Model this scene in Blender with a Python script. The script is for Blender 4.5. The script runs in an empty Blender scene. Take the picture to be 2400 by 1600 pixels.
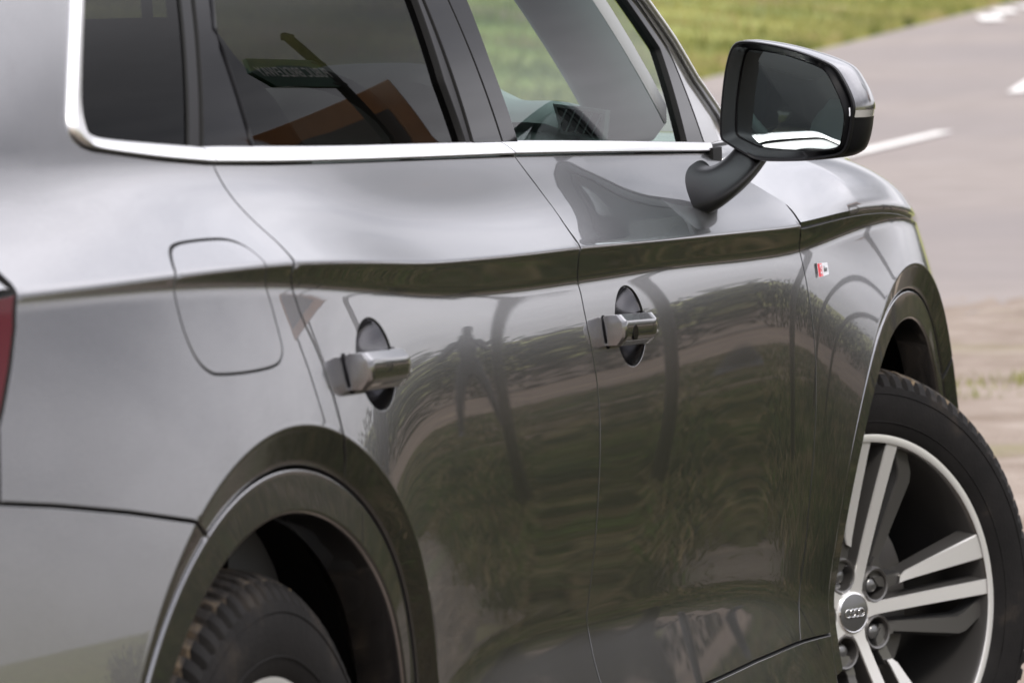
import bpy, math, random
import numpy as np
from mathutils import Vector, Matrix
from mathutils.geometry import delaunay_2d_cdt
R = math.radians
S = bpy.context.scene
COL = S.collection
random.seed(7); RNG = np.random.default_rng(7)

EXPOSURE = 1.0
PAINT = (.21, .208, .215)
SKY_DARK, SKY_BRIGHT, SKY_MID, SKY_HAZE = (7.6, 7.8, 8.8), (20.5, 20.1, 21.2), (13.5, 13.2, 13.8), (17, 16.4, 16.4)
# ------------------------------------------------------------------ camera
cd = bpy.data.cameras.new('camera'); cam = bpy.data.objects.new('camera', cd); COL.objects.link(cam)
cam.matrix_world = Matrix(((0.279448, 0.067364, -0.957795, -4.23991), (-0.959807, -0.007475, -0.280561, -2.41353),
                           (-0.02606, 0.9977, 0.062568, 1.21574), (0, 0, 0, 1)))
cd.sensor_width = 36; cd.lens = 174.54; cd.clip_start = .1; cd.clip_end = 3000
cd.dof.use_dof = True; cd.dof.focus_distance = 6.05; cd.dof.aperture_fstop = 13.0
S.camera = cam
# ------------------------------------------------------------------ exposure
S.view_settings.view_transform = 'Standard'; S.view_settings.look = 'None'
S.view_settings.exposure = EXPOSURE; S.view_settings.gamma = 1
# ------------------------------------------------------------------ sky
SUN_EL, SUN_AZ = 48, 215      # azimuth: direction the light comes from, degrees from +X towards +Y
w = bpy.data.worlds.new('World'); S.world = w; w.use_nodes = True
N = w.node_tree.nodes; L = w.node_tree.links; N.clear()
def wn(t, **k):
    n = N.new(t)
    for a, b in k.items(): setattr(n, a, b)
    return n
def wmath(op, a, b=None, clamp=False):
    n = wn('ShaderNodeMath', operation=op, use_clamp=clamp)
    for i, v in enumerate((a, b)):
        if v is None: continue
        if isinstance(v, (int, float)): n.inputs[i].default_value = v
        else: L.new(v, n.inputs[i])
    return n.outputs[0]
sky = wn('ShaderNodeTexSky', sky_type='NISHITA', sun_disc=False, sun_elevation=R(SUN_EL), sun_rotation=R(90 - SUN_AZ), dust_density=3.0)
tc = wn('ShaderNodeTexCoord'); sx = wn('ShaderNodeSeparateXYZ'); L.new(tc.outputs['Generated'], sx.inputs[0])
den = wmath('ADD', wmath('MAXIMUM', sx.outputs[2], 0.0), .16)
cx = wmath('DIVIDE', sx.outputs[0], den); cyy = wmath('DIVIDE', sx.outputs[1], den)
cv = wn('ShaderNodeCombineXYZ'); L.new(cx, cv.inputs[0]); L.new(cyy, cv.inputs[1])
def cloud(scale, lo, hi, det=7, off=0):
    n = wn('ShaderNodeTexNoise'); n.inputs['Scale'].default_value = scale; n.inputs['Detail'].default_value = det
    n.inputs['Roughness'].default_value = .56; n.inputs['Distortion'].default_value = .35
    mp = wn('ShaderNodeMapping'); mp.inputs['Location'].default_value = (off, off * .7, 1.3); L.new(cv.outputs[0], mp.inputs[0])
    L.new(mp.outputs[0], n.inputs['Vector'])
    m = wn('ShaderNodeMapRange', interpolation_type='SMOOTHSTEP'); m.inputs[1].default_value = lo; m.inputs[2].default_value = hi
    L.new(n.outputs[0], m.inputs[0]); return m.outputs[0]
def wmix(f, a, b, typ='MIX'):
    n = wn('ShaderNodeMix', data_type='RGBA', blend_type=typ)
    for i, v in ((0, f), (6, a), (7, b)):
        if isinstance(v, (int, float)): n.inputs[i].default_value = v
        elif isinstance(v, tuple): n.inputs[i].default_value = (*v, 1)
        else: L.new(v, n.inputs[i])
    return n.outputs[2]
base = wmix(cloud(.55, .36, .66, off=2.2), SKY_DARK, SKY_BRIGHT)
base = wmix(wmath('MULTIPLY', cloud(1.7, .42, .62, off=5.1), .45), base, SKY_MID)
hz = wn('ShaderNodeMapRange', interpolation_type='SMOOTHSTEP'); hz.inputs[1].default_value = .0; hz.inputs[2].default_value = .10
hz.inputs[3].default_value = .5; hz.inputs[4].default_value = 0.0; L.new(sx.outputs[2], hz.inputs[0])
base = wmix(hz.outputs[0], base, SKY_HAZE)
base = wmix(.12, base, sky.outputs[0])
cie = wmath('MULTIPLY', wmath('ADD', wmath('MULTIPLY', wmath('MAXIMUM', sx.outputs[2], 0.0), 2.0), 1.0), 1 / 3)   # overcast sky: zenith three times the horizon
dp = wmath('DIVIDE', wmath('SUBTRACT', sx.outputs[2], .175), .07)      # heavy cloud base above a brighter horizon
cie = wmath('MULTIPLY', cie, wmath('SUBTRACT', 1.0, wmath('MULTIPLY', wmath('EXPONENT', wmath('MULTIPLY', wmath('MULTIPLY', dp, dp), -1.0)), .52)))
gr = wn('ShaderNodeCombineXYZ'); [L.new(cie, gr.inputs[i]) for i in range(3)]
base = wmix(1.0, base, gr.outputs[0], 'MULTIPLY')
bg = wn('ShaderNodeBackground'); bg.inputs[1].default_value = .1; L.new(base, bg.inputs[0])
wo = wn('ShaderNodeOutputWorld'); L.new(bg.outputs[0], wo.inputs[0])
# ------------------------------------------------------------------ sun behind thin cloud
sd = bpy.data.lights.new('sun', 'SUN'); sd.energy = 1.3; sd.angle = R(14); sd.color = (1, .94, .86)
so = bpy.data.objects.new('sun', sd); COL.objects.link(so)
a, e = R(SUN_AZ), R(SUN_EL)
so.rotation_euler = Vector((math.cos(a) * math.cos(e), math.sin(a) * math.cos(e), math.sin(e))).to_track_quat('Z', 'Y').to_euler()
# ------------------------------------------------------------------ materials
MAT = {}
def mat(name, col, rough=.5, metal=0., coat=0., bump=None, noise=None, spec=.5, coat_rough=.03, sheen=0):
    m = bpy.data.materials.new(name); m.use_nodes = True; nt = m.node_tree; b = nt.nodes['Principled BSDF']
    b.inputs['Base Color'].default_value = (*col, 1); b.inputs['Roughness'].default_value = rough
    b.inputs['Metallic'].default_value = metal; b.inputs['Coat Weight'].default_value = coat
    b.inputs['Coat Roughness'].default_value = coat_rough; b.inputs['Specular IOR Level'].default_value = spec
    tc = nt.nodes.new('ShaderNodeTexCoord')
    if noise:                      # (scale, [(pos, colour), ...], detail)
        n = nt.nodes.new('ShaderNodeTexNoise'); n.inputs['Scale'].default_value = noise[0]; n.inputs['Detail'].default_value = noise[2]
        n.inputs['Roughness'].default_value = .62
        r = nt.nodes.new('ShaderNodeValToRGB'); el = r.color_ramp.elements
        while len(el) < len(noise[1]): el.new(.5)
        for e_, (p, c) in zip(el, noise[1]): e_.position = p; e_.color = (*c, 1)
        nt.links.new(tc.outputs['Object'], n.inputs['Vector']); nt.links.new(n.outputs[0], r.inputs[0])
        nt.links.new(r.outputs[0], b.inputs['Base Color'])
    if bump:                       # (scale, strength, distance)
        n = nt.nodes.new('ShaderNodeTexNoise'); n.inputs['Scale'].default_value = bump[0]; n.inputs['Detail'].default_value = 3
        bp = nt.nodes.new('ShaderNodeBump'); bp.inputs['Strength'].default_value = bump[1]; bp.inputs['Distance'].default_value = bump[2]
        nt.links.new(tc.outputs['Object'], n.inputs['Vector']); nt.links.new(n.outputs[0], bp.inputs['Height'])
        nt.links.new(bp.outputs[0], b.inputs['Normal'])
        if coat: nt.links.new(bp.outputs[0], b.inputs['Coat Normal'])
    MAT[name] = m; return m
def glass(name, tint, ior=1.5, refl=1.0):
    m = bpy.data.materials.new(name); m.use_nodes = True; nt = m.node_tree; nt.nodes.clear()
    t = nt.nodes.new('ShaderNodeBsdfTransparent'); t.inputs[0].default_value = (*tint, 1)
    g = nt.nodes.new('ShaderNodeBsdfGlossy'); g.inputs['Roughness'].default_value = .004; g.inputs[0].default_value = (refl, refl, refl, 1)
    f = nt.nodes.new('ShaderNodeFresnel'); f.inputs[0].default_value = ior
    mx = nt.nodes.new('ShaderNodeMixShader'); o = nt.nodes.new('ShaderNodeOutputMaterial')
    nt.links.new(f.outputs[0], mx.inputs[0]); nt.links.new(t.outputs[0], mx.inputs[1]); nt.links.new(g.outputs[0], mx.inputs[2])
    nt.links.new(mx.outputs[0], o.inputs[0]); MAT[name] = m; return m
mat('paint', PAINT, .22, .97, 1., bump=(180, .0016, .002), coat_rough=.006, noise=(1300, [(.3, tuple(c * .72 for c in PAINT)), (.7, tuple(c * 1.3 for c in PAINT))], 2))
mat('gloss_black', (.005, .005, .006), .05, 0, 0, spec=.08)
mat('satin_black', (.006, .006, .007), .36, spec=.14)
mat('black_plastic', (.016, .016, .017), .5, bump=(900, .05, .001))
mat('liner', (.004, .004, .004), .9, spec=.1)
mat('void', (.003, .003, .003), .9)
mat('aluminium', (.97, .965, .96), .33, 1.)
mat('chrome', (.9, .9, .9), .06, 1.)
mat('machined', (.95, .935, .92), .38, .75, .25)
mat('wheel_grey', (.15, .145, .14), .34, .75, .5)
mat('wheel_dark', (.05, .05, .05), .5, .5)
mat('brake_steel', (.22, .21, .20), .4, .8)
mat('cap_grey', (.17, .17, .17), .32, .7, .5)
mat('rubber', (.026, .025, .025), .72, noise=(14, [(.3, (.008, .0077, .0077)), (.55, (.013, .012, .0118)), (.78, (.042, .034, .027))], 8), bump=(220, .25, .002), spec=.13)
mat('tread', (.05, .045, .04), .85, noise=(30, [(.36, (.014, .013, .0125)), (.52, (.055, .047, .040)), (.68, (.22, .165, .105))], 6), bump=(160, .35, .003), spec=.25)
mat('red_lens', (.065, .001, .004), .12, 0, 0, spec=.25)
mat('red_lens_dark', (.20, .004, .01), .2, 0, 0, spec=.3)
mat('clear_lens', (.75, .73, .71), .1, .5, 1.)
mat('badge_red', (.72, .03, .05), .3, 0, .6)
mat('badge_white', (.82, .82, .84), .2, .6, .5)
mat('interior', (.075, .08, .083), .7, bump=(300, .3, .001))
mat('interior_grey', (.26, .275, .28), .6, bump=(200, .2, .001))
mat('vent_frame', (.42, .44, .44), .4, .5)
mat('headliner', (.30, .30, .29), .9)
mat('pillar_cloth', (.30, .31, .31), .9)
mat('mirror_silver', (.70, .78, .77), .006, 1.)
glass('glass_clear', (.66, .80, .74), refl=.5)
glass('glass_privacy', (.07, .067, .065), refl=.35)
glass('glass_screen', (.82, .92, .87))
# ------------------------------------------------------------------ mesh helpers
def obj(name, v, f, m, parent=None, smooth=True, nrmls=None, sharp=None):
    me = bpy.data.meshes.new(name); me.from_pydata([tuple(p) for p in v], [], [tuple(q) for q in f]); me.update()
    if isinstance(m, (list, tuple)):
        for k in m: me.materials.append(MAT[k])
    elif m: me.materials.append(MAT[m])
    if smooth: me.polygons.foreach_set('use_smooth', [True] * len(me.polygons))
    if nrmls is not None: me.normals_split_custom_set_from_vertices([tuple(q) for q in nrmls])
    elif sharp is not None: me.set_sharp_from_angle(angle=R(sharp))
    o = bpy.data.objects.new(name, me); COL.objects.link(o); o.parent = parent; return o
def empty(name, parent=None, loc=(0, 0, 0)):
    o = bpy.data.objects.new(name, None); COL.objects.link(o); o.parent = parent; o.location = loc; o.empty_display_size = .1; return o
def tag(o, label, cat, group=None):
    o['label'] = label; o['category'] = cat
    if group: o['group'] = group
    return o
def grid_faces(nu, nv, off=0, wrap_u=False, wrap_v=False):
    f = []
    for i in range(nu - (0 if wrap_u else 1)):
        for j in range(nv - (0 if wrap_v else 1)):
            a, b = i, (i + 1) % nu; c, d = j, (j + 1) % nv
            f.append((off + a * nv + c, off + b * nv + c, off + b * nv + d, off + a * nv + d))
    return f
def dense(P, step=.006, closed=False):
    P = np.array(P, float)
    if closed: P = np.vstack([P, P[:1]])
    out = []
    for a, b in zip(P[:-1], P[1:]):
        n = max(1, int(round(np.linalg.norm(b - a) / step)))
        out += [a + (b - a) * k / n for k in range(n)]
    if not closed: out.append(P[-1])
    return np.array(out)
def chaikin(P, n=2, closed=False):
    P = np.array(P, float)
    for _ in range(n):
        Q = np.roll(P, -1, 0) if closed else P[1:]
        A = P if closed else P[:-1]
        q = np.empty((2 * len(A), P.shape[1])); q[0::2] = .75 * A + .25 * Q; q[1::2] = .25 * A + .75 * Q
        P = q if closed else np.vstack([P[:1], q[1:-1], P[-1:]])
    return P
def area(P): return .5 * np.sum(P[:, 0] * np.roll(P[:, 1], -1) - np.roll(P[:, 0], -1) * P[:, 1])
def inset(P, d):
    """offset a closed CCW polygon inwards by d"""
    t = np.roll(P, -1, 0) - np.roll(P, 1, 0); t /= np.linalg.norm(t, axis=1)[:, None] + 1e-12
    return P + np.stack([-t[:, 1], t[:, 0]], 1) * d
def pip(Q, P):
    x, y = Q[:, 0], Q[:, 1]; ins = np.zeros(len(Q), bool)
    for (x1, y1), (x2, y2) in zip(P, np.roll(P, -1, 0)):
        if y1 == y2: continue
        c = ((y1 > y) != (y2 > y)); ins ^= c & (x < (x2 - x1) * (y - y1) / (y2 - y1) + x1)
    return ins
def far(Q, P, d):
    """keep points of Q farther than d from every vertex of P (P is dense)"""
    ok = np.ones(len(Q), bool)
    for k in range(0, len(P), 64):
        ok &= (np.min(np.hypot(Q[:, None, 0] - P[None, k:k + 64, 0], Q[:, None, 1] - P[None, k:k + 64, 1]), 1) > d)
    return ok
def triangulate(loops, pts):
    V = np.vstack(loops + [pts]) if len(pts) else np.vstack(loops); E = []; k = 0
    for l in loops:
        E += [(k + i, k + (i + 1) % len(l)) for i in range(len(l))]; k += len(l)
    r = delaunay_2d_cdt([Vector(p) for p in V], E, [], 0, 1e-7)
    nv = np.array([tuple(p) for p in r[0]]); T = np.array([t for t in r[2] if len(t) == 3])
    c = nv[T].mean(1); keep = pip(c, loops[0])
    for l in loops[1:]: keep &= ~pip(c, l)
    T = T[keep]; a = nv[T]; ar = (a[:, 1, 0] - a[:, 0, 0]) * (a[:, 2, 1] - a[:, 0, 1]) - (a[:, 2, 0] - a[:, 0, 0]) * (a[:, 1, 1] - a[:, 0, 1])
    T = T[abs(ar) > 1e-10]; ar = ar[abs(ar) > 1e-10]
    T[ar < 0] = T[ar < 0][:, ::-1]
    first = {}
    for new, olds in enumerate(r[3]):
        for q in olds: first[q] = new
    return nv, T, first
def xo(X, o, Z): return np.stack([np.asarray(X, float), -np.asarray(o, float), np.asarray(Z, float)], -1)
def panel(name, outline, m, parent, holes=(), off=0., gap=.0014, step=.013, edge=True, lip=.016, surf=None):
    """a sheet of the body side cut to an outline given as (X,Z); its rim is rounded and turned inwards"""
    sf = surf or side
    P = dense(outline, .006, True)
    if area(P) < 0: P = P[::-1]
    P = inset(P, gap + (.0012 if edge else 0))
    loops = [P]
    for h in holes:
        h = dense(h, .005, True)
        if area(h) > 0: h = h[::-1]
        loops.append(inset(h, .0016))          # CW: grows the hole
    lo, hi = P.min(0), P.max(0); pts = []
    xs = np.arange(lo[0] + step * .5, hi[0], step)
    for x in xs:
        zc, zb = np.interp(x, XG, ZC), np.interp(x, XG, ZB)
        z = np.arange(lo[1], hi[1], step)
        z = z[(abs(z - zc) > .012) & (abs(z - zb) > .016)]
        z = np.concatenate([z, zc + np.array([-.009, -.005, -.003, -.0015, 0, .0015, .003, .005, .009])])
        zz = zb + np.array([-.013, -.009, -.006, -.003, 0, .003, .006, .009, .013])
        z = np.concatenate([z, zz[zz < zc - .011]])
        pts.append(np.stack([x + 0 * z, z], 1))
    pts = [np.vstack(pts)]; rr_ = np.minimum(np.hypot(pts[0][:, 0], pts[0][:, 1] - ZA), np.hypot(pts[0][:, 0] - WB, pts[0][:, 1] - ZA)); pts = [pts[0][abs(rr_ - RF + .008) > .026]]
    for xw in (0., WB):
        th = np.arange(0, 2 * math.pi, .013)
        for dr in (-.03, -.021, -.014, -.009, -.006, -.004, -.002, 0., .002, .004, .006, .009, .014):
            r_ = RF + dr; pts.append(np.stack([xw + r_ * np.cos(th), ZA + r_ * np.sin(th)], 1))
    pts = np.vstack(pts); pts = pts[(pts[:, 0] > lo[0]) & (pts[:, 0] < hi[0]) & (pts[:, 1] > lo[1]) & (pts[:, 1] < hi[1])]
    pts = pts[pip(pts, P)]
    for h in loops[1:]: pts = pts[~pip(pts, h)]
    for l in loops: pts = pts[far(pts, l, .0035)]
    V2, T, first = triangulate(loops, pts)
    X, Z = V2[:, 0], V2[:, 1]; v = xo(X, sf(X, Z) + off, Z); n = nrm(X, Z, sf=sf); n = np.stack([n[:, 0], -n[:, 1], n[:, 2]], 1)
    v, n, f = list(v), list(n), [tuple(t) for t in T]
    deep = []
    if edge:
        k = 0
        for l in loops:
            ids = [first[k + i] for i in range(len(l))]; k += len(l)
            outv = l - inset(l, .001); outv /= np.linalg.norm(outv, axis=1)[:, None] + 1e-12
            rings = [ids]
            for d, dep, wn_ in ((.0005, .0003, .35), (.0012, .0016, .95), (.0012, lip, 1.)):
                q = l + outv * d; nn = nrm(q[:, 0], q[:, 1], sf=sf); p = xo(q[:, 0], sf(q[:, 0], q[:, 1]) + off - dep, q[:, 1])
                tn = np.stack([outv[:, 0], 0 * outv[:, 0], outv[:, 1]], 1)
                nn = np.stack([nn[:, 0], -nn[:, 1], nn[:, 2]], 1) * (1 - wn_) + tn * wn_; nn /= np.linalg.norm(nn, axis=1)[:, None]
                b = len(v); v += list(p); n += list(nn); rings.append(list(range(b, b + len(l))))
            for a_, b_ in zip(rings[:-1], rings[1:]):
                for i in range(len(l)):
                    if b_ is not rings[1]: deep.append(len(f))  # inner flange faces set black: the shade inside the gap as colour
                    j = (i + 1) % len(l); f.append((a_[j], a_[i], b_[i], b_[j]))
    o = obj(name, v, f, [m, 'void'], parent, True, n)
    mi = np.zeros(len(f), np.int32); mi[deep] = 1; o.data.polygons.foreach_set('material_index', mi); return o
def box_verts(c, s):
    return [(c[0] + s[0] * a / 2, c[1] + s[1] * b / 2, c[2] + s[2] * d / 2) for a in (-1, 1) for b in (-1, 1) for d in (-1, 1)]
BOXF = [(0, 1, 3, 2), (4, 6, 7, 5), (0, 4, 5, 1), (2, 3, 7, 6), (0, 2, 6, 4), (1, 5, 7, 3)]
def box(name, c, s, m, parent=None, bev=0.):
    o = obj(name, box_verts(c, s), BOXF, m, parent, False)
    if bev:
        md = o.modifiers.new('bevel', 'BEVEL'); md.width = bev; md.segments = 3; md.limit_method = 'ANGLE'
        o.data.polygons.foreach_set('use_smooth', [True] * 6); md.harden_normals = True
    return o
def prism(name, poly, frame, d0, d1, m, parent=None, sharp=35, bev=0.):
    """extrude a planar polygon [(u,v)]; frame(u,v,d) -> xyz"""
    P = np.array(poly, float)
    if area(P) < 0: P = P[::-1]
    n = len(P); v = [frame(u, w_, d1) for u, w_ in P] + [frame(u, w_, d0) for u, w_ in P]
    f = [tuple(range(n)), tuple(range(2 * n - 1, n - 1, -1))] + [(i, n + i, n + (i + 1) % n, (i + 1) % n) for i in range(n)]
    o = obj(name, v, f, m, parent, True, sharp=sharp)
    if bev:
        md = o.modifiers.new('bevel', 'BEVEL'); md.width = bev; md.segments = 2; md.limit_method = 'ANGLE'; md.harden_normals = True
    return o
def tube(name, pts, rad, m, parent=None, n=12, closed=False, cap=True):
    pts = [Vector(p) for p in pts]; rad = rad if hasattr(rad, '__len__') else [rad] * len(pts)
    v = []; ref = Vector((0, 0, 1))
    for i, p in enumerate(pts):
        t = (pts[(i + 1) % len(pts)] - pts[i - 1]) if closed else (pts[min(i + 1, len(pts) - 1)] - pts[max(i - 1, 0)])
        t.normalize(); r_ = ref if abs(t.dot(ref)) < .95 else Vector((1, 0, 0))
        a_ = t.cross(r_).normalized(); b_ = t.cross(a_)
        for k in range(n):
            th = 2 * math.pi * k / n; v.append(p + (a_ * math.cos(th) + b_ * math.sin(th)) * rad[i])
    f = grid_faces(len(pts), n, 0, closed, True)
    if cap and not closed:
        f += [tuple(range(n)), tuple(range((len(pts) - 1) * n, len(pts) * n))]
    return obj(name, v, f, m, parent)

OC_T = [(-1.0, 0.74), (-0.85, 0.79), (-0.7, 0.838), (-0.5, 0.884), (-0.25, 0.921), (0, 0.94), (0.2, 0.94), (0.45, 0.93), (0.75, 0.918), (1.2, 0.914), (1.7, 0.915), (2.2, 0.917), (2.5, 0.926), (2.75, 0.938), (2.92, 0.938), (3.05, 0.924), (3.2, 0.892), (3.35, 0.84), (3.5, 0.76), (3.66, 0.64)]
ZC_T = [(-1, 1.0146), (-0.455, 1.0106), (-0.185, 1.0118), (0.013, 1.01), (0.09, 1.0079), (0.33, 0.9961), (0.546, 0.9829), (0.765, 0.9768), (0.963, 0.9719), (1.155, 0.9689), (1.438, 0.9615), (1.837, 0.9525), (2.247, 0.9432), (2.38, 0.9465), (2.533, 0.9502), (2.694, 0.9485), (2.817, 0.9427), (2.896, 0.9341), (3.021, 0.9156), (4.19, 0.8561), (3.66, 0.6061)]
ZB_T = [(-1, 1.0055), (-0.438, 1.0015), (-0.164, 1.0003), (0.05, 0.9888), (0.121, 0.9848), (0.304, 0.9704), (0.605, 0.9466), (0.798, 0.9379), (0.996, 0.9337), (1.184, 0.9293), (1.549, 0.9259), (2.049, 0.9121), (2.283, 0.9087), (2.417, 0.9161), (2.57, 0.9254), (2.735, 0.931), (2.831, 0.9295), (2.972, 0.9179), (4.198, 0.8478), (3.66, 0.5978)]
ZH_T = [(-1, 0.42), (-0.2, 0.42), (0, 0.5), (0.15, 0.62), (0.279, 0.8232), (0.303, 0.8458), (0.445, 0.8766), (0.695, 0.8759), (1.096, 0.8714), (1.497, 0.8703), (1.836, 0.876), (2.24, 0.8724), (2.365, 0.8276), (2.546, 0.7388), (2.85, 0.6), (3.0, 0.5), (3.6, 0.45)]
ZL_T = [(-1, 0.36), (0, 0.5), (0.4, 0.57), (0.702, 0.5801), (1.185, 0.5487), (1.626, 0.5244), (2.022, 0.4923), (2.206, 0.4484), (2.6, 0.4), (3.6, 0.36)]
A0_T = [(-1, 44), (0, 50), (0.6, 54), (1.2, 50), (2.3, 46), (3.6, 44)]
A1_T = [(-1, 14), (-0.1, 16), (0.3, 22), (0.6, 28), (1.2, 34), (2.3, 38), (3.6, 38)]
BD_T = [(-1, 3), (-0.5, 2), (-0.15, -4), (0.2, -12), (0.5, -14), (2.4, -14), (2.9, -8), (3.2, -4)]
CT_T = [(-1, 4), (0, 6), (0.5, 7), (2.3, 7), (2.65, 12), (2.9, 11), (3.1, 8), (3.3, 4)]
DT_T = [(-1, 0), (0.3, 0), (0.5, 14), (2.2, 14), (2.4, 0), (3.6, -4)]
P0_T = [(-1.02, 5.4), (-0.94, 5.3), (-0.86, 5.2), (-0.78, 5.16), (-0.7, 5.17), (-0.62, 5.25), (-0.54, 5.38), (-0.46, 5.56), (-0.38, 5.77), (-0.3, 6.01), (-0.22, 6.28), (-0.14, 6.59), (-0.06, 6.92), (0.02, 7.28), (0.1, 7.65), (0.18, 7.99), (0.26, 8.29), (0.34, 8.51), (0.42, 8.64), (0.5, 8.69), (0.58, 8.66), (0.66, 8.58), (0.74, 8.45), (0.82, 8.32), (0.9, 8.19), (0.98, 8.08), (1.06, 7.99), (1.14, 7.91), (1.22, 7.85), (1.3, 7.8), (1.38, 7.76), (1.46, 7.73), (1.54, 7.71), (1.62, 7.7), (1.7, 7.68), (1.78, 7.66), (1.86, 7.62), (1.94, 7.57), (2.02, 7.49), (2.1, 7.39), (2.18, 7.28), (2.26, 7.15), (2.34, 7.04), (2.42, 6.98), (2.5, 7.0), (2.58, 7.13), (2.66, 7.41), (2.74, 7.8), (2.82, 8.21), (2.9, 8.57), (2.98, 8.8), (3.06, 8.92), (3.14, 8.98), (3.22, 8.99), (3.3, 9.0), (3.38, 9.0), (3.46, 9.0), (3.54, 9.0), (3.62, 9.0)]
TR = {
 'rdoor_rear': [(0.1151, 1.114), (0.1186, 1.0993), (0.117, 1.0872), (0.1136, 1.072), (0.1101, 1.0537), (0.1084, 1.039), (0.1077, 1.0257), (0.0989, 1.0129), (0.094, 1.0087), (0.0854, 0.9997), (0.0866, 0.9926), (0.0898, 0.9818), (0.0956, 0.9557), (0.1182, 0.9225), (0.1301, 0.8867), (0.1345, 0.8556), (0.1384, 0.8394), (0.1523, 0.8202), (0.1625, 0.8012)],
 'b_gap': [(1.1318, 1.091), (1.1549, 1.0874), (1.1711, 1.075), (1.1822, 1.0568), (1.2026, 1.0317), (1.2107, 1.0071), (1.1894, 0.9854), (1.1614, 0.9695), (1.1588, 0.9591), (1.1665, 0.9462), (1.1774, 0.9253), (1.1726, 0.8882), (1.1808, 0.8432), (1.1841, 0.8019), (1.1792, 0.7653), (1.1654, 0.7093), (1.1455, 0.6371), (1.1241, 0.5747), (1.1154, 0.5536), (1.1162, 0.5369), (1.108, 0.5085), (1.1101, 0.4822)],
 'fdoor_front': [(2.3661, 1.0482), (2.4698, 1.0291), (2.4459, 1.0118), (2.3489, 0.9899), (2.2871, 0.9698), (2.2529, 0.9468), (2.2488, 0.9432), (2.2688, 0.914), (2.2673, 0.8876), (2.2671, 0.8456), (2.2679, 0.806), (2.2645, 0.7624), (2.2587, 0.7274), (2.2487, 0.6756), (2.2384, 0.6289), (2.2261, 0.5837), (2.217, 0.5121), (2.2053, 0.4585), (2.1808, 0.4177), (2.1578, 0.3955)],
 'sill_gap': [(1.5934, 0.4167), (1.8725, 0.4075), (2.134, 0.3962), (2.2111, 0.3942)],
 'belt_low': [(-0.1103, 1.2525), (-0.156, 1.2092), (-0.1971, 1.1641), (-0.209, 1.1457), (-0.2081, 1.1344), (-0.192, 1.1253), (-0.1721, 1.1212), (-0.0829, 1.1135), (-0.0056, 1.1071), (0.1165, 1.0996), (0.2726, 1.0942), (0.4739, 1.0892), (0.7602, 1.0829), (1.1642, 1.0746), (1.5498, 1.0647), (2.2371, 1.0456), (2.356, 1.0421)],
 'belt_up': [(-0.0703, 1.2524), (-0.1174, 1.2087), (-0.1614, 1.1588), (-0.1688, 1.1419), (-0.1611, 1.1345), (-0.1311, 1.1294), (0.0054, 1.121), (0.0836, 1.1167), (0.1134, 1.1148), (0.1519, 1.1145), (0.4907, 1.1043), (0.7782, 1.0984), (1.1368, 1.0908), (1.2187, 1.0895), (1.5684, 1.0797), (2.3476, 1.0564)],
 'flap': [(-0.1519, 1.0305), (-0.1341, 1.0346), (-0.108, 1.0362), (-0.0475, 1.036), (-0.0044, 1.0339), (0.0167, 1.0271), (0.0204, 1.0165), (0.0166, 1.0085), (0.0162, 0.9965), (0.0212, 0.9799), (0.0232, 0.9529), (0.024, 0.932), (0.0131, 0.9225), (-0.0052, 0.9178), (-0.0665, 0.9171), (-0.1354, 0.9196), (-0.1547, 0.9229), (-0.1734, 0.9328), (-0.1849, 0.9493), (-0.1909, 0.9698), (-0.1914, 0.991), (-0.1909, 1.0038), (-0.186, 1.0119), (-0.1732, 1.02)],
 'lamp': [(-0.458, 1.0275), (-0.457, 1.0199), (-0.462, 1.0114), (-0.4723, 0.9839), (-0.4909, 0.9521), (-0.5127, 0.9205), (-0.522, 0.9067)],
 'bumper': [(-0.5413, 0.8467), (-0.462, 0.8368), (-0.3511, 0.8202), (-0.2451, 0.802), (-0.2032, 0.7892), (-0.1854, 0.7802)],
 'qglass_r': [(0.1848, 1.252), (0.0837, 1.1169)],
 'cpil_r': [(0.2711, 1.2519), (0.2493, 1.2236), (0.2565, 1.1118)],
 'rglass_r': [(0.9865, 1.2512), (0.9772, 1.1612), (0.9937, 1.0939)],
 'bcov_gap': [(1.1111, 1.2512), (1.128, 1.1715), (1.1443, 1.0916)],
 'bcov_r': [(1.1999, 1.2512), (1.2014, 1.1817), (1.214, 1.1195), (1.2192, 1.09)],
 'fglass_r': [(2.0862, 1.251), (2.1781, 1.1851), (2.1606, 1.0639)],
 'ablack_r': [(2.1455, 1.251), (2.2267, 1.187), (2.2694, 1.0603)],
 'apil_sil': [(2.18, 1.2511), (2.2596, 1.1977), (2.3199, 1.1437), (2.4143, 1.0923)],
 'bseal': [(1.0046, 1.2512), (1.0144, 1.0933)],
 'hF': [(1.2636, 0.9031), (1.4628, 0.8912), (1.4306, 0.839), (1.2293, 0.8528), (1.3487, 0.8646), (1.3067, 0.8683)],
 'hR': [(0.1886, 0.9176), (0.4292, 0.9052), (0.3975, 0.8695), (0.1627, 0.8874), (0.2877, 0.8984)],
 'scoopF': [(1.2985, 0.8996), (1.3593, 0.9119), (1.4036, 0.8963), (1.4176, 0.8752), (1.3818, 0.8398), (1.4143, 0.83), (1.3559, 0.8226), (1.32, 0.8366)],
 'scoopR': [(0.243, 0.9281), (0.3105, 0.9402), (0.3394, 0.928), (0.3475, 0.9108), (0.2524, 0.8805), (0.2901, 0.8563), (0.3457, 0.861), (0.359, 0.8724)],
 'badge': [(2.316, 0.8879), (2.3876, 0.8864), (2.3784, 0.8734), (2.3105, 0.8737)],
 'fbump': [None, (3.1057, 0.7649)],
 'keyhole': [(1.3056, 0.8664)],
}
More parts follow.
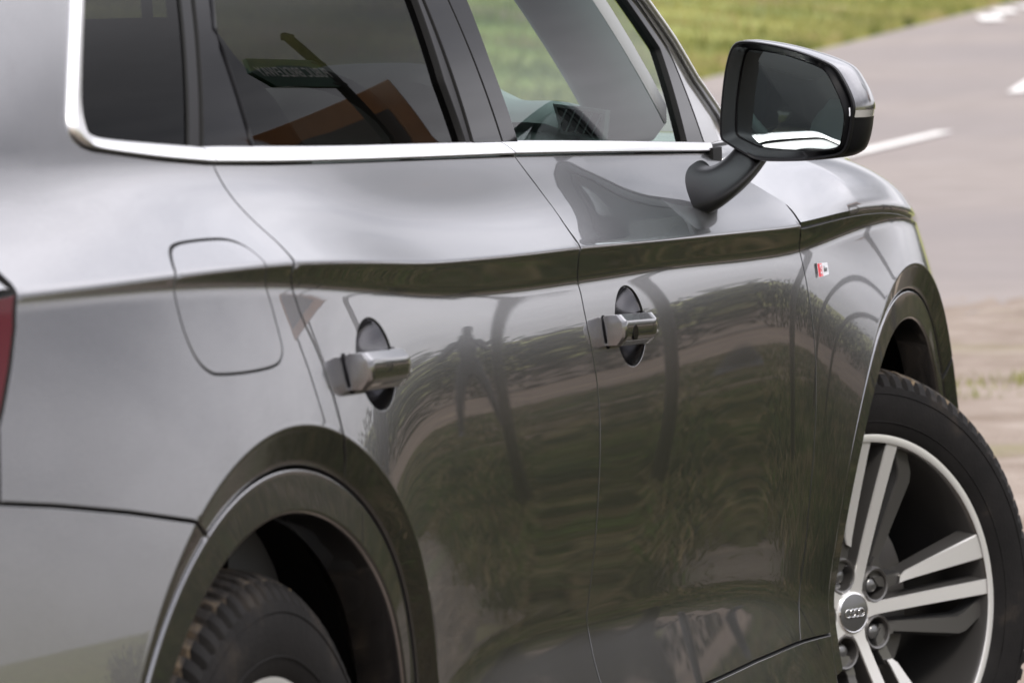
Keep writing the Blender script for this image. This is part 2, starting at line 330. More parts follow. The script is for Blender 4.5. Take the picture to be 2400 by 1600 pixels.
MH = [(0.881, 1.1904), (0.8891, 1.1944), (0.9099, 1.1929), (0.9411, 1.187), (0.9733, 1.1774), (1.003, 1.1653), (1.0183, 1.1561), (1.0284, 1.1394), (1.037, 1.1215), (1.0417, 1.1037), (1.0382, 1.0888), (1.0371, 1.0773), (1.0328, 1.0583), (1.0263, 1.0444), (1.0092, 1.0397), (0.9636, 1.0355), (0.9114, 1.0365), (0.8985, 1.0417), (0.8636, 1.0629), (0.8592, 1.068), (0.8605, 1.0998), (0.8669, 1.1506), (0.8742, 1.1798)]
MG = [(0.8926, 1.182), (0.9017, 1.1809), (0.9384, 1.175), (0.9707, 1.1652), (0.9966, 1.1552), (1.0043, 1.1473), (1.0154, 1.1268), (1.0241, 1.1066), (1.0268, 1.0899), (1.0216, 1.0607), (1.0175, 1.0525), (0.9877, 1.0499), (0.9486, 1.0506), (0.9095, 1.0545), (0.8977, 1.0592), (0.8783, 1.0685), (0.8738, 1.0752), (0.8754, 1.112), (0.8816, 1.1501), (0.8888, 1.1768)]
MC = [(0.9839, 1.1688), (1.0163, 1.1542), (1.0327, 1.1283), (1.0478, 1.1024), (1.0486, 1.0902), (1.0505, 1.082), (1.0488, 1.0719), (1.036, 1.044), (1.023, 1.0407)]

# ---- body side surface: half width o(X,Z), X forward from the rear axle, Z up ----
XG=np.arange(-1.02,3.66,.01); ZG=np.arange(.12,1.62,.002)
def gsm(a,s,ax=-1):
    n=int(5*s)+1; k=np.exp(-.5*(np.arange(-n,n+1)/s)**2); k/=k.sum()
    p=[(0,0)]*a.ndim; p[ax]=(n,n); b=np.pad(a,p,mode='edge')
    return np.apply_along_axis(lambda v:np.convolve(v,k,'valid'),ax,b)
def curve(tab,s=6,xs=None):
    t=np.array(tab); return gsm(np.interp(XG,t[:,0],t[:,1]),s)
def ss(a,b,x):
    t=np.clip((x-a)/(b-a),0,1); return t*t*(3-2*t)
OC=curve(OC_T,14); ZC=curve(ZC_T,8); ZB=curve(ZB_T,9); ZH=curve(ZH_T,11); ZL=curve(ZL_T,14)
A0=curve(A0_T,20); A1=curve(A1_T,20); BD=curve(BD_T,16); CT=curve(CT_T,16); DT=curve(DT_T,12)
P0=curve(P0_T,6)      # outward lean of the panels at mid height, degrees
HG=np.arange(-1.0,.72,.001)
def tilt_field():
    c=lambda a:a[:,None]; Z=c(ZC)+HG[None,:]
    up=c(A0)+(c(A1)-c(A0))*ss(0,.10,Z-c(ZC))
    gl=np.clip(13+48*(Z-c(ZC)-.12),10,27)
    up=up+(gl-up)*ss(.09,.13,Z-c(ZC))
    # below the band
    t=np.clip((c(ZB)-Z)/np.maximum(c(ZB)-c(ZH),.02),0,None)
    low=np.where(t<1,c(P0)+c(CT)*(1-t),c(P0)-c(P0)*np.clip((c(ZH)-Z)/.16,0,1)-6*np.clip((c(ZH)-.16-Z)/.2,0,1))
    low=low+(c(DT)-low)*ss(.02,-.03,Z-c(ZL))
    wb=.009
    T=low+(c(BD)-low)*ss(-wb,wb,Z-c(ZB))
    T=T+(up-T)*ss(-.004,.004,Z-c(ZC))
    return T
def build_side():
    T=np.radians(gsm(tilt_field(),8,0)); sl=-np.tan(T); dz=.001
    I=np.concatenate([np.zeros((len(XG),1)),np.cumsum((sl[:,1:]+sl[:,:-1])*.5*dz,1)],1)
    I=I-I[:,1000:1001]
    B=np.array([OC[i]+np.interp(ZG-ZC[i],HG,I[i]) for i in range(len(XG))])
    # glasshouse: one convex sweep of its own above the belt line
    zr=1.113-.030*XG; ob=np.array([np.interp(zr[i],ZG,B[i]) for i in range(len(XG))])
    m=(XG>-.35)&(XG<2.1); u=(XG-1.1)/1.1; k2=np.where(u<0,-.026,-.008)
    c1,c0=np.polyfit(u[m],ob[m]-(k2*u**2)[m],1); OU=c0+c1*u+k2*u**2; OU=gsm(OU+(ob-OU)*ss(-.12,-.42,XG),10)
    B=B+np.array([(OU[i]-ob[i])*ss(.012,zr[i]-.008-ZC[i],ZG-ZC[i]) for i in range(len(XG))])
    hh=np.arange(-.2,.6,.001); gi=np.cumsum(np.tan(np.radians(np.clip(13+48*hh,8,27))))*.001; gi-=np.interp(0,hh,gi)
    G=np.array([OU[i]-np.interp(ZG-zr[i],hh,gi) for i in range(len(XG))])
    w=ss(-.010,.010,ZG[None,:]-zr[:,None])
    return B*(1-w)+G*w
OG=build_side()
RF,RM,RL,ZA,WB=.493,.456,.412,.369,2.819
def _bl(G,X,Z):
    u=np.clip((X-XG[0])/.01,0,len(XG)-1.001); v=np.clip((Z-ZG[0])/.002,0,len(ZG)-1.001)
    i=u.astype(int); j=v.astype(int); a=u-i; b=v-j
    return (G[i,j]*(1-a)+G[i+1,j]*a)*(1-b)+(G[i,j+1]*(1-a)+G[i+1,j+1]*a)*b
def side(X,Z):
    X=np.asarray(X,float); Z=np.asarray(Z,float); o=_bl(OG,X,Z)
    for xw in (0.,WB):
        dx=X-xw; dz=Z-ZA; r=np.hypot(dx,dz)+1e-9
        m=r<RF+.01
        if np.any(m):
            oe=_bl(OG,xw+dx/r*RF,ZA+dz/r*RF)
            d=RF-r; d=np.where(d>.002,d,np.where(d<-.002,0,(d+.002)**2/.008))
            q=oe-.31*d
            # step line and lip
            g=RM-r; q=q+.0022*ss(-.001,.001,g)*0-.0025*np.exp(-(g/.0014)**2)+.37*np.clip(g,0,None)
            w=ss(RF+.004,RF-.004,r)
            # reference body inside arch uses edge value
            o=np.where(m,o*(1-w)+q*w,o)
    return o
def nrm(X,Z,h=.0012,sf=None):
    sf=sf or side
    X=np.asarray(X,float); Z=np.asarray(Z,float)
    near=np.minimum(np.hypot(X,Z-ZA),np.hypot(X-WB,Z-ZA))<RF+.014
    hx=np.where(near,.004,.01); hz=np.where(near,.0012,.002)
    ox=(sf(X+hx,Z)-sf(X-hx,Z))/(2*hx); oz=(sf(X,Z+hz)-sf(X,Z-hz))/(2*hz)
    n=np.stack([-ox,np.ones_like(ox),-oz],-1); return n/np.linalg.norm(n,axis=-1,keepdims=True)

# ================================================================== the car
car = empty('car')
tag(car, 'dark grey SUV parked on gravel, front wheels turned', 'car')
def arc(xw, r_, a0, a1, n=60):
    t = np.radians(np.linspace(a0, a1, n)); return [(xw + r_ * math.cos(a_), ZA + r_ * math.sin(a_)) for a_ in t]
def ext(p, q, z):
    k = (z - p[1]) / (q[1] - p[1]); return (p[0] + (q[0] - p[0]) * k, z)
def up(name, z=1.46):                                       # window edge curve with its upper end carried on to height z
    c = TR[name]; c = c if c[0][1] > c[-1][1] else c[::-1]
    return [ext(c[1], c[0], z)] + list(c)
ZR = [(-1, .42), (.46, .44), (1.11, .43)] + TR['sill_gap'] + [(2.4, .386)]
def sillz(x): return float(np.interp(x, [p[0] for p in ZR], [p[1] for p in ZR]))
bl, bu = TR['belt_low'], TR['belt_up']
rd, bg_, fd = list(TR['rdoor_rear']), list(TR['b_gap']), list(TR['fdoor_front'])
rd = [rd[1]] + list(map(tuple, chaikin(rd[1:-1], 1)))[1:] + [rd[-1]]
bgc = [bg_[2]] + list(map(tuple, chaikin(bg_[2:], 1)))[1:]
fdc = [fd[0]] + list(map(tuple, chaikin(fd, 1)))[1:-1]
th_d = math.degrees(math.atan2(rd[-1][1] - ZA, rd[-1][0]))
bp = TR['bumper']; th_b = math.degrees(math.atan2(bp[-1][1] - ZA, bp[-1][0]))
# ---- rear quarter with fuel flap
flap = chaikin(TR['flap'], 2, True)
dpx = [ext(bl[1], bl[0], 1.47)]
q_out = dpx + bl[:9] + rd + arc(0, RM, th_d, th_b) + bp[::-1][1:] + [(-.5235, .9069)] + [TR['lamp'][i] for i in (5, 4, 3, 2, 1, 0)] + [(-.455, 1.10), (-.43, 1.25), (-.30, 1.47)]
quarter = panel('quarter_panel', q_out, 'paint', car, holes=[flap])
fl = panel('fuel_flap', flap, 'paint', quarter, gap=.0008)
lampo = [TR['lamp'][i] for i in (2, 3, 4, 5)] + [(-.5235, .9069), (-.545, .86), (-.70, .86), (-.74, 1.00)]
tl = panel('tail_light', lampo, 'red_lens', car, off=-.001)
lv = []
for i in range(3):
    z = .93 + i * .024; xs = np.linspace(-.70, -.535, 14)
    tube('light_bar', xo(xs, side(xs, z + 0 * xs) + .0005, z + 0 * xs), .003, 'red_lens_dark', tl, 6)
tg = [(-.47, 1.0277), (-.466, 1.014), (-.75, 1.003), (-.76, 1.12), (-.70, 1.30), (-.55, 1.47), (-.31, 1.47), (-.44, 1.25), (-.466, 1.10)]
panel('tailgate_corner', tg, 'paint', car)
rb = bp + arc(0, RM, th_b, 196) + [(-.45, .24), (-.80, .27), (-.84, .45), (-.80, .845), (-.56, .852)]
rear_bumper = panel('rear_bumper', rb, 'paint', car)
# ---- rear door, front door
# finger recesses behind the handles
HD = {'F': (1.360, .8670, .066, .0455), 'R': (.298, .8985, .068, .0430)}
def ell(c, k=1., n=64): return [(c[0] + c[2] * k * math.cos(t), c[1] + c[3] * k * math.sin(t) + .10 * c[3] * k * math.cos(t)) for t in np.linspace(0, 2 * math.pi, n, endpoint=False)]
rdo = list(bl[9:14]) + bgc + [(1.108, sillz(1.108)), (.46, sillz(.46))] + arc(0, RM, math.degrees(math.atan2(.44 - ZA, .45)), th_d) + rd[::-1][1:-1]
rear_door = panel('rear_door', rdo, 'paint', car, holes=[ell(HD['R'])])
fdo = list(bl[13:16]) + fdc + [(2.1637, .3947), (1.8696, .4079), (1.5913, .417), (1.108, sillz(1.108))] + bgc[::-1]
front_door = panel('front_door', fdo, 'paint', car, holes=[ell(HD['F'])])
# ---- front fender, bumper, sill
k6 = next(i for i, p in enumerate(fdc) if p[1] < .9445)
xt = np.linspace(fdc[k6][0], 3.02, 60); ztop = np.interp(xt, XG, ZC) - .0035
fe = [(a_, b_) for a_, b_ in zip(xt[::-1], ztop[::-1])] + fdc[k6:] + [(2.1637, .3947), (2.30, .386), (2.365, .384)] + arc(WB, RM, 178, 42) + [(3.20, .72), (3.24, .75), (3.16, .85)]
fender = panel('front_fender', fe, 'paint', car)
fb = arc(WB, RM, 41, -12) + [(3.30, .24), (3.48, .30), (3.50, .62), (3.42, .80), (3.25, .752), (3.20, .717)]
panel('front_bumper', fb, 'paint', car)
si = [(.46, .4395), (1.108, .4295), (1.5913, .4165), (1.8696, .4074), (2.1637, .394), (2.36, .383), (2.38, .27), (.44, .27)]
panel('side_sill', si, 'paint', car)
# ---- wheel arch trims
def arch_trim(xw, a0, a1):
    th = np.radians(np.linspace(a0, a1, 150)); rr = [RM - .0016, RM - .0022, RM - .004, RM - .010, RM - .02, RM - .032, RL + .006, RL + .003, RL + .001, RL]
    v, n = [], []
    for t in th:
        for r_ in rr:
            X, Z = xw + r_ * math.cos(t), ZA + r_ * math.sin(t); o = float(side(np.array([X]), np.array([Z]))[0])
            nn = nrm(np.array([X]), np.array([Z]))[0]; er = np.array([math.cos(t), 0, math.sin(t)])
            k = {0: .8, 1: .45}.get(rr.index(r_), 0.) ; e2 = max(0, (RL + .006 - r_) / .006)
            dep = (.0018 if r_ > RM - .0018 else 0) + .007 * (1 - math.sqrt(max(0, 1 - e2 * e2)))
            w_ = np.array([nn[0], -nn[1], nn[2]]) * (1 - k) * (1 - .95 * e2) + er * k - er * e2 * .95
            v.append((X, -(o - dep), Z)); n.append(w_ / np.linalg.norm(w_))
        for dep in (.02, .05):
            X, Z = xw + RL * math.cos(t), ZA + RL * math.sin(t); o = float(side(np.array([X]), np.array([Z]))[0])
            v.append((X, -(o - dep), Z)); n.append((-math.cos(t), 0, -math.sin(t)))
    m_ = len(rr) + 2
    f = [q for q in grid_faces(len(th), m_)]
    return obj('wheel_arch_trim', v, f, 'paint', car, True, n)
arch_trim(0, -8, 198); arch_trim(WB, -12, 186)
# wheel housings
for xw in (0., WB):
    th = np.radians(np.linspace(-15, 195, 60)); v = []
    for t in th:
        for d, r_ in ((.90, .418), (.86, .424), (.82, .43), (.70, .43), (.52, .43)):
            v.append((xw + r_ * math.cos(t), -d, ZA + r_ * math.sin(t)))
    v2 = [(xw + .43 * math.cos(t), -.52, ZA + .43 * math.sin(t)) for t in th]
    f = grid_faces(60, 5); b = len(v); v += v2 + [(xw, -.52, ZA)]
    f += [(b + i, b + i + 1, b + 60) for i in range(59)]
    obj('wheel_housing', v, f, 'liner', car)
# dark inner shell behind the gaps
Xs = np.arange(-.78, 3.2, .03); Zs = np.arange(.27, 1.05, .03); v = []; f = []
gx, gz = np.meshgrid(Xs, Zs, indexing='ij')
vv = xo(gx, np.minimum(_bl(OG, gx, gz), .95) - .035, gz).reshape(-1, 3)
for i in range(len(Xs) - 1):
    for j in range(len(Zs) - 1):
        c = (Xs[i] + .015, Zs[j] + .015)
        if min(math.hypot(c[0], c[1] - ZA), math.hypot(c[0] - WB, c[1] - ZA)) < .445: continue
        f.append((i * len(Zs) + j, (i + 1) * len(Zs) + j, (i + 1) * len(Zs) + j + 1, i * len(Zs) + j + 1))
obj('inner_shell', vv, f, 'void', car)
# ---- bonnet
hw = np.array([0, .004, .015, .027, .04, .058, .08, .11, .14, .2, .3, .5, .7, .92]); hh = np.array([0, .009, .029, .041, .0505, .061, .0705, .080, .0875, .0985, .110, .121, .128, .131])
ws = np.concatenate([np.linspace(0, .1, 26), np.linspace(.11, .94, 40)])
hs = np.interp(ws, hw, hh); hs = gsm(hs, 2); hs[0] = 0
bx = np.concatenate([np.linspace(2.2775, 2.9, 60), np.linspace(2.91, 3.42, 50)]); bv = []
for x in bx:
    oc, zc = np.interp(x, XG, OC), np.interp(x, XG, ZC) + .0035
    ry = 0.02 * max(0, (2.35 - x) / .07) if x < 2.35 else 0
    for w_, h in zip(ws, hs):
        k = min(1, w_ / .5)
        z = zc + h + (.949 - zc) * .75 * min(1, w_ / .25) * (1 if x < 3.0 else max(0, 1 - ((x - 3.0) / .42) ** 2 * .8))
        osec = oc - w_ * oc / .94; k2 = max(0, 1 - (x - 2.2775) / .30) * float(ss(.105, .075, h))
        if k2 > 0: osec = osec * (1 - k2) + k2 * float(side(np.array([x]), np.array([z]))[0])
        bv.append((x, -osec, z))
fz = np.array(sorted([(q[1], min(q[0], 2.29)) for q in TR['fdoor_front'][:7]]))
bv = [(x + (float(np.interp(z, fz[:, 0], fz[:, 1])) + .0045 - 2.2775) * max(0, 1 - (x - 2.2775) / .35) ** 2, y, z) for x, y, z in bv]
nb = len(ws); right_half = list(bv); 
left_half = [(p[0], -p[1], p[2]) for p in bv]
nB = len(bx); bf = [tuple(reversed(q)) for q in grid_faces(nB, nb)]; bf += [tuple(reversed(tuple(q))) for q in [tuple(reversed(q)) for q in grid_faces(nB, nb, len(bv))]]
# rim of the bonnet turned down into the gap
allv = right_half + left_half; b0 = len(allv)
allv += [(p[0], p[1] + .004, p[2] - .016) for p in [bv[i * nb] for i in range(nB)]]
for i in range(nB - 1): bf.append((i * nb, (i + 1) * nb, b0 + i + 1, b0 + i))
b1 = len(allv); allv += [(bv[j][0] + .001, bv[j][1], bv[j][2] - .02) for j in range(nb)]
for j in range(nb - 1): bf.append((j, b1 + j, b1 + j + 1, j + 1))
obj('bonnet', allv, bf, 'paint', car, True, sharp=40)
# ---- bright window trim
def strip(name, lo, hi, parent, n=160, prof=8, rise=.0075):
    lo, hi = np.array(lo), np.array(hi)
    def rs(P):
        d = np.r_[0, np.cumsum(np.linalg.norm(np.diff(P, axis=0), axis=1))]; return lambda t: np.stack([np.interp(t, d / d[-1], P[:, 0]), np.interp(t, d / d[-1], P[:, 1])], 1)
    t = np.linspace(0, 1, n); A_ = rs(chaikin(lo, 2))(t); B_ = rs(chaikin(hi, 2))(t); v = []
    ks = [0, 0, .06, .14, .26, .42, .58, .74, .88, .95, 1, 1]; ds = [-.012, .0010, .0046, .0060, .0056, .0042, .0026, .0008, -.0012, -.0026, -.005, -.018]
    oa, ob_ = side(A_[:, 0], A_[:, 1]), side(B_[:, 0], B_[:, 1])
    for a_, b_, o1, o2 in zip(A_, B_, oa, ob_):
        for k, d in zip(ks, ds):
            p = a_ + (b_ - a_) * k; v.append((p[0], -(o1 * (1 - k) + o2 * k + d), p[1]))
    m_ = len(ks); f = grid_faces(n, m_); f += [tuple(range(m_)), tuple(range((n - 1) * m_, n * m_))]
    return obj(name, v, f, 'aluminium', parent, True, sharp=50)
sh = lambda q, dx, dz=0.: (q[0] + dx, q[1] + dz)
strip('window_trim', [ext(bl[1], bl[0], 1.46)] + bl[:9] + [sh(bl[9], -.0025)], [ext(bu[1], bu[0], 1.46)] + bu[:8] + [sh(bu[8], -.0025)], quarter)
strip('window_trim', [sh(bl[9], .0005)] + bl[10:13] + [sh(bl[13], -.0015)], [sh(bu[8], .0005)] + bu[9:12] + [sh(bu[12], -.0015)], rear_door)
strip('window_trim', [sh(bl[13], .0025), bl[14], sh(bl[15], .02)], [sh(bu[12], .0025)] + bu[13:15] + [sh(bu[15], -.03)], front_door)
# ---- glass and pillar covers
ql = [ext(bu[1], bu[0], 1.46)] + bu[:8]; lo_ = lambda q, dz=-.008: (q[0], q[1] + dz)
qr = up('qglass_r'); cr_ = up('cpil_r'); rr_ = up('rglass_r'); bs = up('bseal'); gp = up('bcov_gap'); brr = up('bcov_r')
panel('quarter_window', ql + [lo_(qr[-1])] + qr[::-1], 'glass_privacy', quarter, off=-.009, edge=False, gap=-.006)
gt, gb = (qr[0][0] + .38 * (cr_[0][0] - qr[0][0]), 1.46), lo_(bu[8], -.006)
panel('pillar_cover', [sh(q, .002) for q in qr] + [lo_(qr[-1], -.006), sh(gb, -.003), sh(gt, -.003)], 'satin_black', quarter, off=-.006, edge=True, gap=.001)
panel('pillar_cover', [sh(gt, .003), sh(gb, .003), lo_(cr_[-1])] + cr_[::-1], 'gloss_black', rear_door, off=-.005, gap=.001)
panel('window_pane', cr_ + [lo_(cr_[-1]), lo_(rr_[-1])] + rr_[::-1], 'glass_privacy', rear_door, off=-.012, edge=False, gap=-.008)
tube('window_run', [xo(q[0], side(np.array(q[0]), np.array(q[1])) - .006, q[1]) for q in dense(cr_, .02)], .0035, 'satin_black', rear_door, 8)
panel('window_seal', rr_ + [lo_(rr_[-1]), lo_(bs[-1])] + bs[::-1], 'satin_black', rear_door, off=-.004, gap=.0004)
panel('pillar_cover', [sh(q, .003) for q in bs] + [lo_(sh(bs[-1], .003)), lo_(gp[-1])] + gp[::-1], 'gloss_black', rear_door, off=-.002, gap=.002)
panel('pillar_cover', [sh(q, .002) for q in gp] + [lo_(sh(gp[-1], .002)), lo_(brr[-1])] + brr[::-1], 'gloss_black', front_door, off=-.002, gap=.002)
fr_ = up('fglass_r'); ab = up('ablack_r'); ap = list(TR['apil_sil']) + [sh(TR['apil_sil'][-1], .02, -.036)]
tp = min(fr_[1][0], 2.0) - .38; fr_[0] = (tp, 1.46); ab[0] = (tp + .045, 1.46); ap = [(tp + .08, 1.46)] + ap
panel('window_pane', brr + [lo_(brr[-1]), lo_(fr_[-1])] + fr_[::-1], 'glass_clear', front_door, off=-.012, edge=False, gap=-.008)
panel('window_seal', fr_ + [lo_(fr_[-1], -.005), lo_(ab[-1], -.005)] + ab[::-1], 'gloss_black', front_door, off=-.004, gap=.0004)
panel('a_pillar', ab + [lo_(sh(ab[-1], .006))] + ap[::-1], 'paint', car, off=-.003, gap=.001)
apl = [xo(q[0], side(np.array(q[0]), np.array(q[1])) + .001, q[1]) for q in dense(ap, .03)]
tube('pillar_trim', apl, .006, 'aluminium', car, 8)
# roof rail above the windows, roof, windscreen
rail = [(-.56, 1.47), (1.66, 1.45), (1.60, 1.55), (-.50, 1.55)]
panel('roof_side', rail, 'paint', car, off=.002)
zt = 1.55; v = []; rx = np.linspace(-.72, 1.62, 30)
for x in rx:
    w_ = float(side(np.array([np.clip(x, -.55, 1.6)]), np.array([zt]))[0])
    for t in np.linspace(-1, 1, 25): v.append((x, w_ * t, zt + .085 * (1 - t * t) * (1 - .35 * max(0, (x - .9) / .75) ** 2)))
obj('roof', v, [tuple(reversed(q)) for q in grid_faces(30, 25)], 'paint', car)
obj('headliner', [(p[0], p[1] * .98, p[2] - .03) for p in v], grid_faces(30, 25), 'headliner', car)
v = []
for i, t in enumerate(np.linspace(0, 1, 24)):
    x = 2.20 - .62 * t; z = 1.055 + .50 * t
    w_ = float(side(np.array([x]), np.array([z]))[0]) - .012
    for s_ in np.linspace(-1, 1, 25): v.append((x + .22 * (1 - s_ * s_) * (1 - .55 * t), w_ * s_, z))
obj('windscreen', v, grid_faces(24, 25), 'glass_screen', car)

# ---- door handles
def handle(door, c, Lh, key):
    cx_, cz_, a_, b_ = c; n = 44; v = []; sec = [(-.012, .0160), (.002, .0186), (.0075, .0184), (.0128, .0128), (.0145, .0112), (.0154, .0085), (.0158, .002), (.0155, -.0055), (.0146, -.0085), (.0122, -.0120), (.0070, -.0178), (.002, -.0188), (-.012, -.0160)]
    sk = .004
    for i, s_ in enumerate(np.concatenate([np.linspace(-1, -.86, 8), np.linspace(-.84, .45, 14), np.linspace(.5, 1, 22)])):
        x = cx_ + HX[door.name] + s_ * Lh / 2
        e_ = max(0, (-s_ - .84) / .16) ** 3 if s_ < 0 else max(0, (s_ - .40) / .60) ** 2.0; k = math.sqrt(max(0, 1 - min(1, e_) ** 2)) if s_ < 0 else 1 - e_
        sc = 1 - .06 * e_
        for d, dz in sec:
            z = cz_ + HZ[door.name] + dz * sc - s_ * sk
            v.append((x, -(float(side(np.array([x]), np.array([cz_ - .01]))[0]) + .001 + .008 * k + d * (.30 + .66 * k)), z))
    m_ = len(sec); f = grid_faces(n, m_, 0, False, True); f += [tuple(range(m_)), tuple(range((n - 1) * m_, n * m_))]
    h = obj('door_handle', v, f, 'handle', door, True, sharp=21)
    md = h.modifiers.new('bevel', 'BEVEL'); md.width = .0009; md.segments = 2; md.limit_method = 'ANGLE'; md.angle_limit = R(21); md.harden_normals = True
    # bowl
    v = []; f = []; rs = [1.0, .985, .95, .88, .76, .6, .4, .2]; nn = 64
    for r_ in rs:
        for p in ell(c, r_ * 1.035 if r_ > .99 else r_ * 1.02, nn):
            dep = .0012 + .029 * (1 - r_ ** 2.0) ** .8
            v.append((p[0], -(float(side(np.array([p[0]]), np.array([p[1]]))[0]) - dep), p[1]))
    v.append((cx_, -(float(side(np.array([cx_]), np.array([cz_]))[0]) - .0303), cz_))
    f = grid_faces(len(rs), nn, 0, False, True); b = (len(rs) - 1) * nn; f += [(b + i, b + (i + 1) % nn, len(v) - 1) for i in range(nn)]
    obj('handle_recess', v, f, 'paint', door, True)
    # foot plates at both ends, keyhole
    x0 = cx_ + HX[door.name]
    for s_, w_ in ((1, .010), (-1, .0075)):
        xx = x0 + s_ * (Lh / 2 - .006)
        P = chaikin([(xx - w_, cz_ - .019), (xx + w_, cz_ - .021), (xx + w_ * 1.1, cz_ + .017), (xx - w_ * 1.1, cz_ + .0195)], 2, True)
        P = P + np.array([0, HZ[door.name] - s_ * .003])
        nP = len(P); o_ = side(P[:, 0], P[:, 1]); v = list(xo(P[:, 0], o_ - .002, P[:, 1])) + list(xo(P[:, 0], o_ + .0012, P[:, 1])) + list(xo(xx + (P[:, 0] - xx) * .9, o_ + .0018, cz_ + (P[:, 1] - cz_) * .9))
        f = grid_faces(3, nP, 0, False, True) + [tuple(range(2 * nP, 3 * nP))]
        obj('handle_base', v, f, 'gloss_black', door, True, sharp=40)
    x = x0 - Lh * .27 if key else None
    if key:
        o_ = float(side(np.array([x]), np.array([cz_]))[0]) + .0245
        fr = lambda u, w2, d: (x + u, -(o_ + d), cz_ + HZ[door.name] - .001 + w2)
        prism('lock_cylinder', [(.0120 * math.cos(t), .0088 * math.sin(t)) for t in np.linspace(0, 2 * math.pi, 28, endpoint=False)], fr, -.01, .0012, 'gloss_black', door)
    x = x0 + Lh * .27; o_ = float(side(np.array([x]), np.array([cz_]))[0]) + .0228
    fr = lambda u, w2, d: (x + u, -(o_ + d), cz_ + HZ[door.name] - .006 + w2)
    prism('unlock_mark', [(-.008, -.0013), (.008, -.0013), (.008, .0013), (-.008, .0013)], fr, -.006, .001, 'badge_white', door)
HX = {'rear_door': -.016, 'front_door': -.022}; HZ = {'rear_door': -.0035, 'front_door': -.002}
mat('handle', tuple(c * 1.15 for c in PAINT), .18, .95, 1., coat_rough=.01)
handle(rear_door, HD['R'], .190, False); handle(front_door, HD['F'], .190, True)
# ---- door mirror
def moff(P, k, dx=0., dz=0.):
    P = np.array(P); c = P.mean(0); return c + (P - c) * k + np.array([dx, dz])
MHs = chaikin(MH, 2, True); MGs = chaikin(MG, 2, True)
def lev(P, n=120):
    P = np.vstack([P, P[:1]]); d = np.r_[0, np.cumsum(np.linalg.norm(np.diff(P, axis=0), axis=1))]; t = np.linspace(0, d[-1], n, endpoint=False)
    Q = np.stack([np.interp(t, d, P[:, 0]), np.interp(t, d, P[:, 1])], 1)
    return np.roll(Q, -int(np.argmax(Q[:, 1] - Q[:, 0])), 0)
MHs, MGs = lev(MHs), lev(MGs)
def loft(name, rings, m, parent, sharp=50, cap0=False, cap1=False):
    v = [q for r_ in rings for q in r_]; n = len(rings[0]); f = grid_faces(len(rings), n, 0, False, True)
    if cap0: f.append(tuple(range(n)))
    if cap1: f.append(tuple(range((len(rings) - 1) * n, len(rings) * n)))
    return obj(name, v, f, m, parent, True, sharp=sharp)
def ring(P, x):
    P = np.array(P); x = x if hasattr(x, '__len__') else x + 0 * P[:, 0]
    return [(a_, -q[0], q[1]) for a_, q in zip(x, P)]
gc = MGs.mean(0); MYAW, MPIT = -.25, .046
def gx_(P, x=2.071): P = np.array(P); return x + (MYAW * (P[:, 0] - gc[0]) + MPIT * (P[:, 1] - gc[1]))
grow = MHs.copy(); omin = MHs[:, 0].min(); grow[:, 0] += .009 * (MHs[:, 0] - omin) / np.ptp(MHs[:, 0])
mirror = loft('door_mirror', [ring(moff(MHs, .995), 2.060), ring(MHs, 2.053), ring(moff(MHs, .985), 2.0485), ring(moff(MHs, .955), 2.049), ring(MGs * .35 + MHs * .65, 2.054), ring(moff(MGs, 1.03), gx_(moff(MGs, 1.03)) - .006), ring(moff(MGs, 1.012), gx_(MGs) + .004)], 'satin_black', car, 60)
v = [tuple(q) for q in ring(MGs, gx_(MGs))]
loft('mirror_glass', [ring(moff(MGs, k), gx_(moff(MGs, k)) + .0022 * (k * k - 1)) for k in (1, .8, .6, .4, .2, .01)], 'mirror_silver', mirror, 60)
loft('mirror_glass_rim', [ring(moff(MGs, k), gx_(moff(MGs, k)) - d) for k, d in ((1.012, 0), (1.006, .0012), (.998, .0008))], 'satin_black', mirror)
# painted cap: upper outer part, lower part in dark plastic
def shell(name, x0, sel, m, kk=1.):
    rg = []
    for x, k, g in ((2.056, .985, .0), (2.064, 1.0, .35), (2.078, 1.01, .8), (2.10, 1.012, 1.), (2.13, .985, 1.1), (2.16, .91, 1.1), (2.185, .76, 1.), (2.20, .5, .8), (2.206, .1, .5)):
        Q = moff(MHs, k); Q[:, 0] += .0105 * g * (MHs[:, 0] - omin) / np.ptp(MHs[:, 0]); rg.append((Q, x))
    n = len(MHs); v = [p for Q, x in rg for p in ring(Q, x)]; f = []
    for q in grid_faces(len(rg), n, 0, False, True):
        z = np.mean([v[i][2] for i in q]); o_ = np.mean([-v[i][1] for i in q])
        if sel(z, o_): f.append(q)
    return obj(name, v, f, m, mirror, True, sharp=60)
shell('mirror_cap', 0, lambda z, o_: z > 1.099, 'paint'); shell('mirror_underside', 0, lambda z, o_: z <= 1.0905, 'satin_black')
shell('mirror_indicator', 0, lambda z, o_: 1.0905 < z <= 1.099, 'clear_lens')
tube('mirror_light_tip', [(2.052, -1.0335, 1.104), (2.052, -1.0335, 1.093)], .0014, 'badge_white', mirror, 6)
secs = []
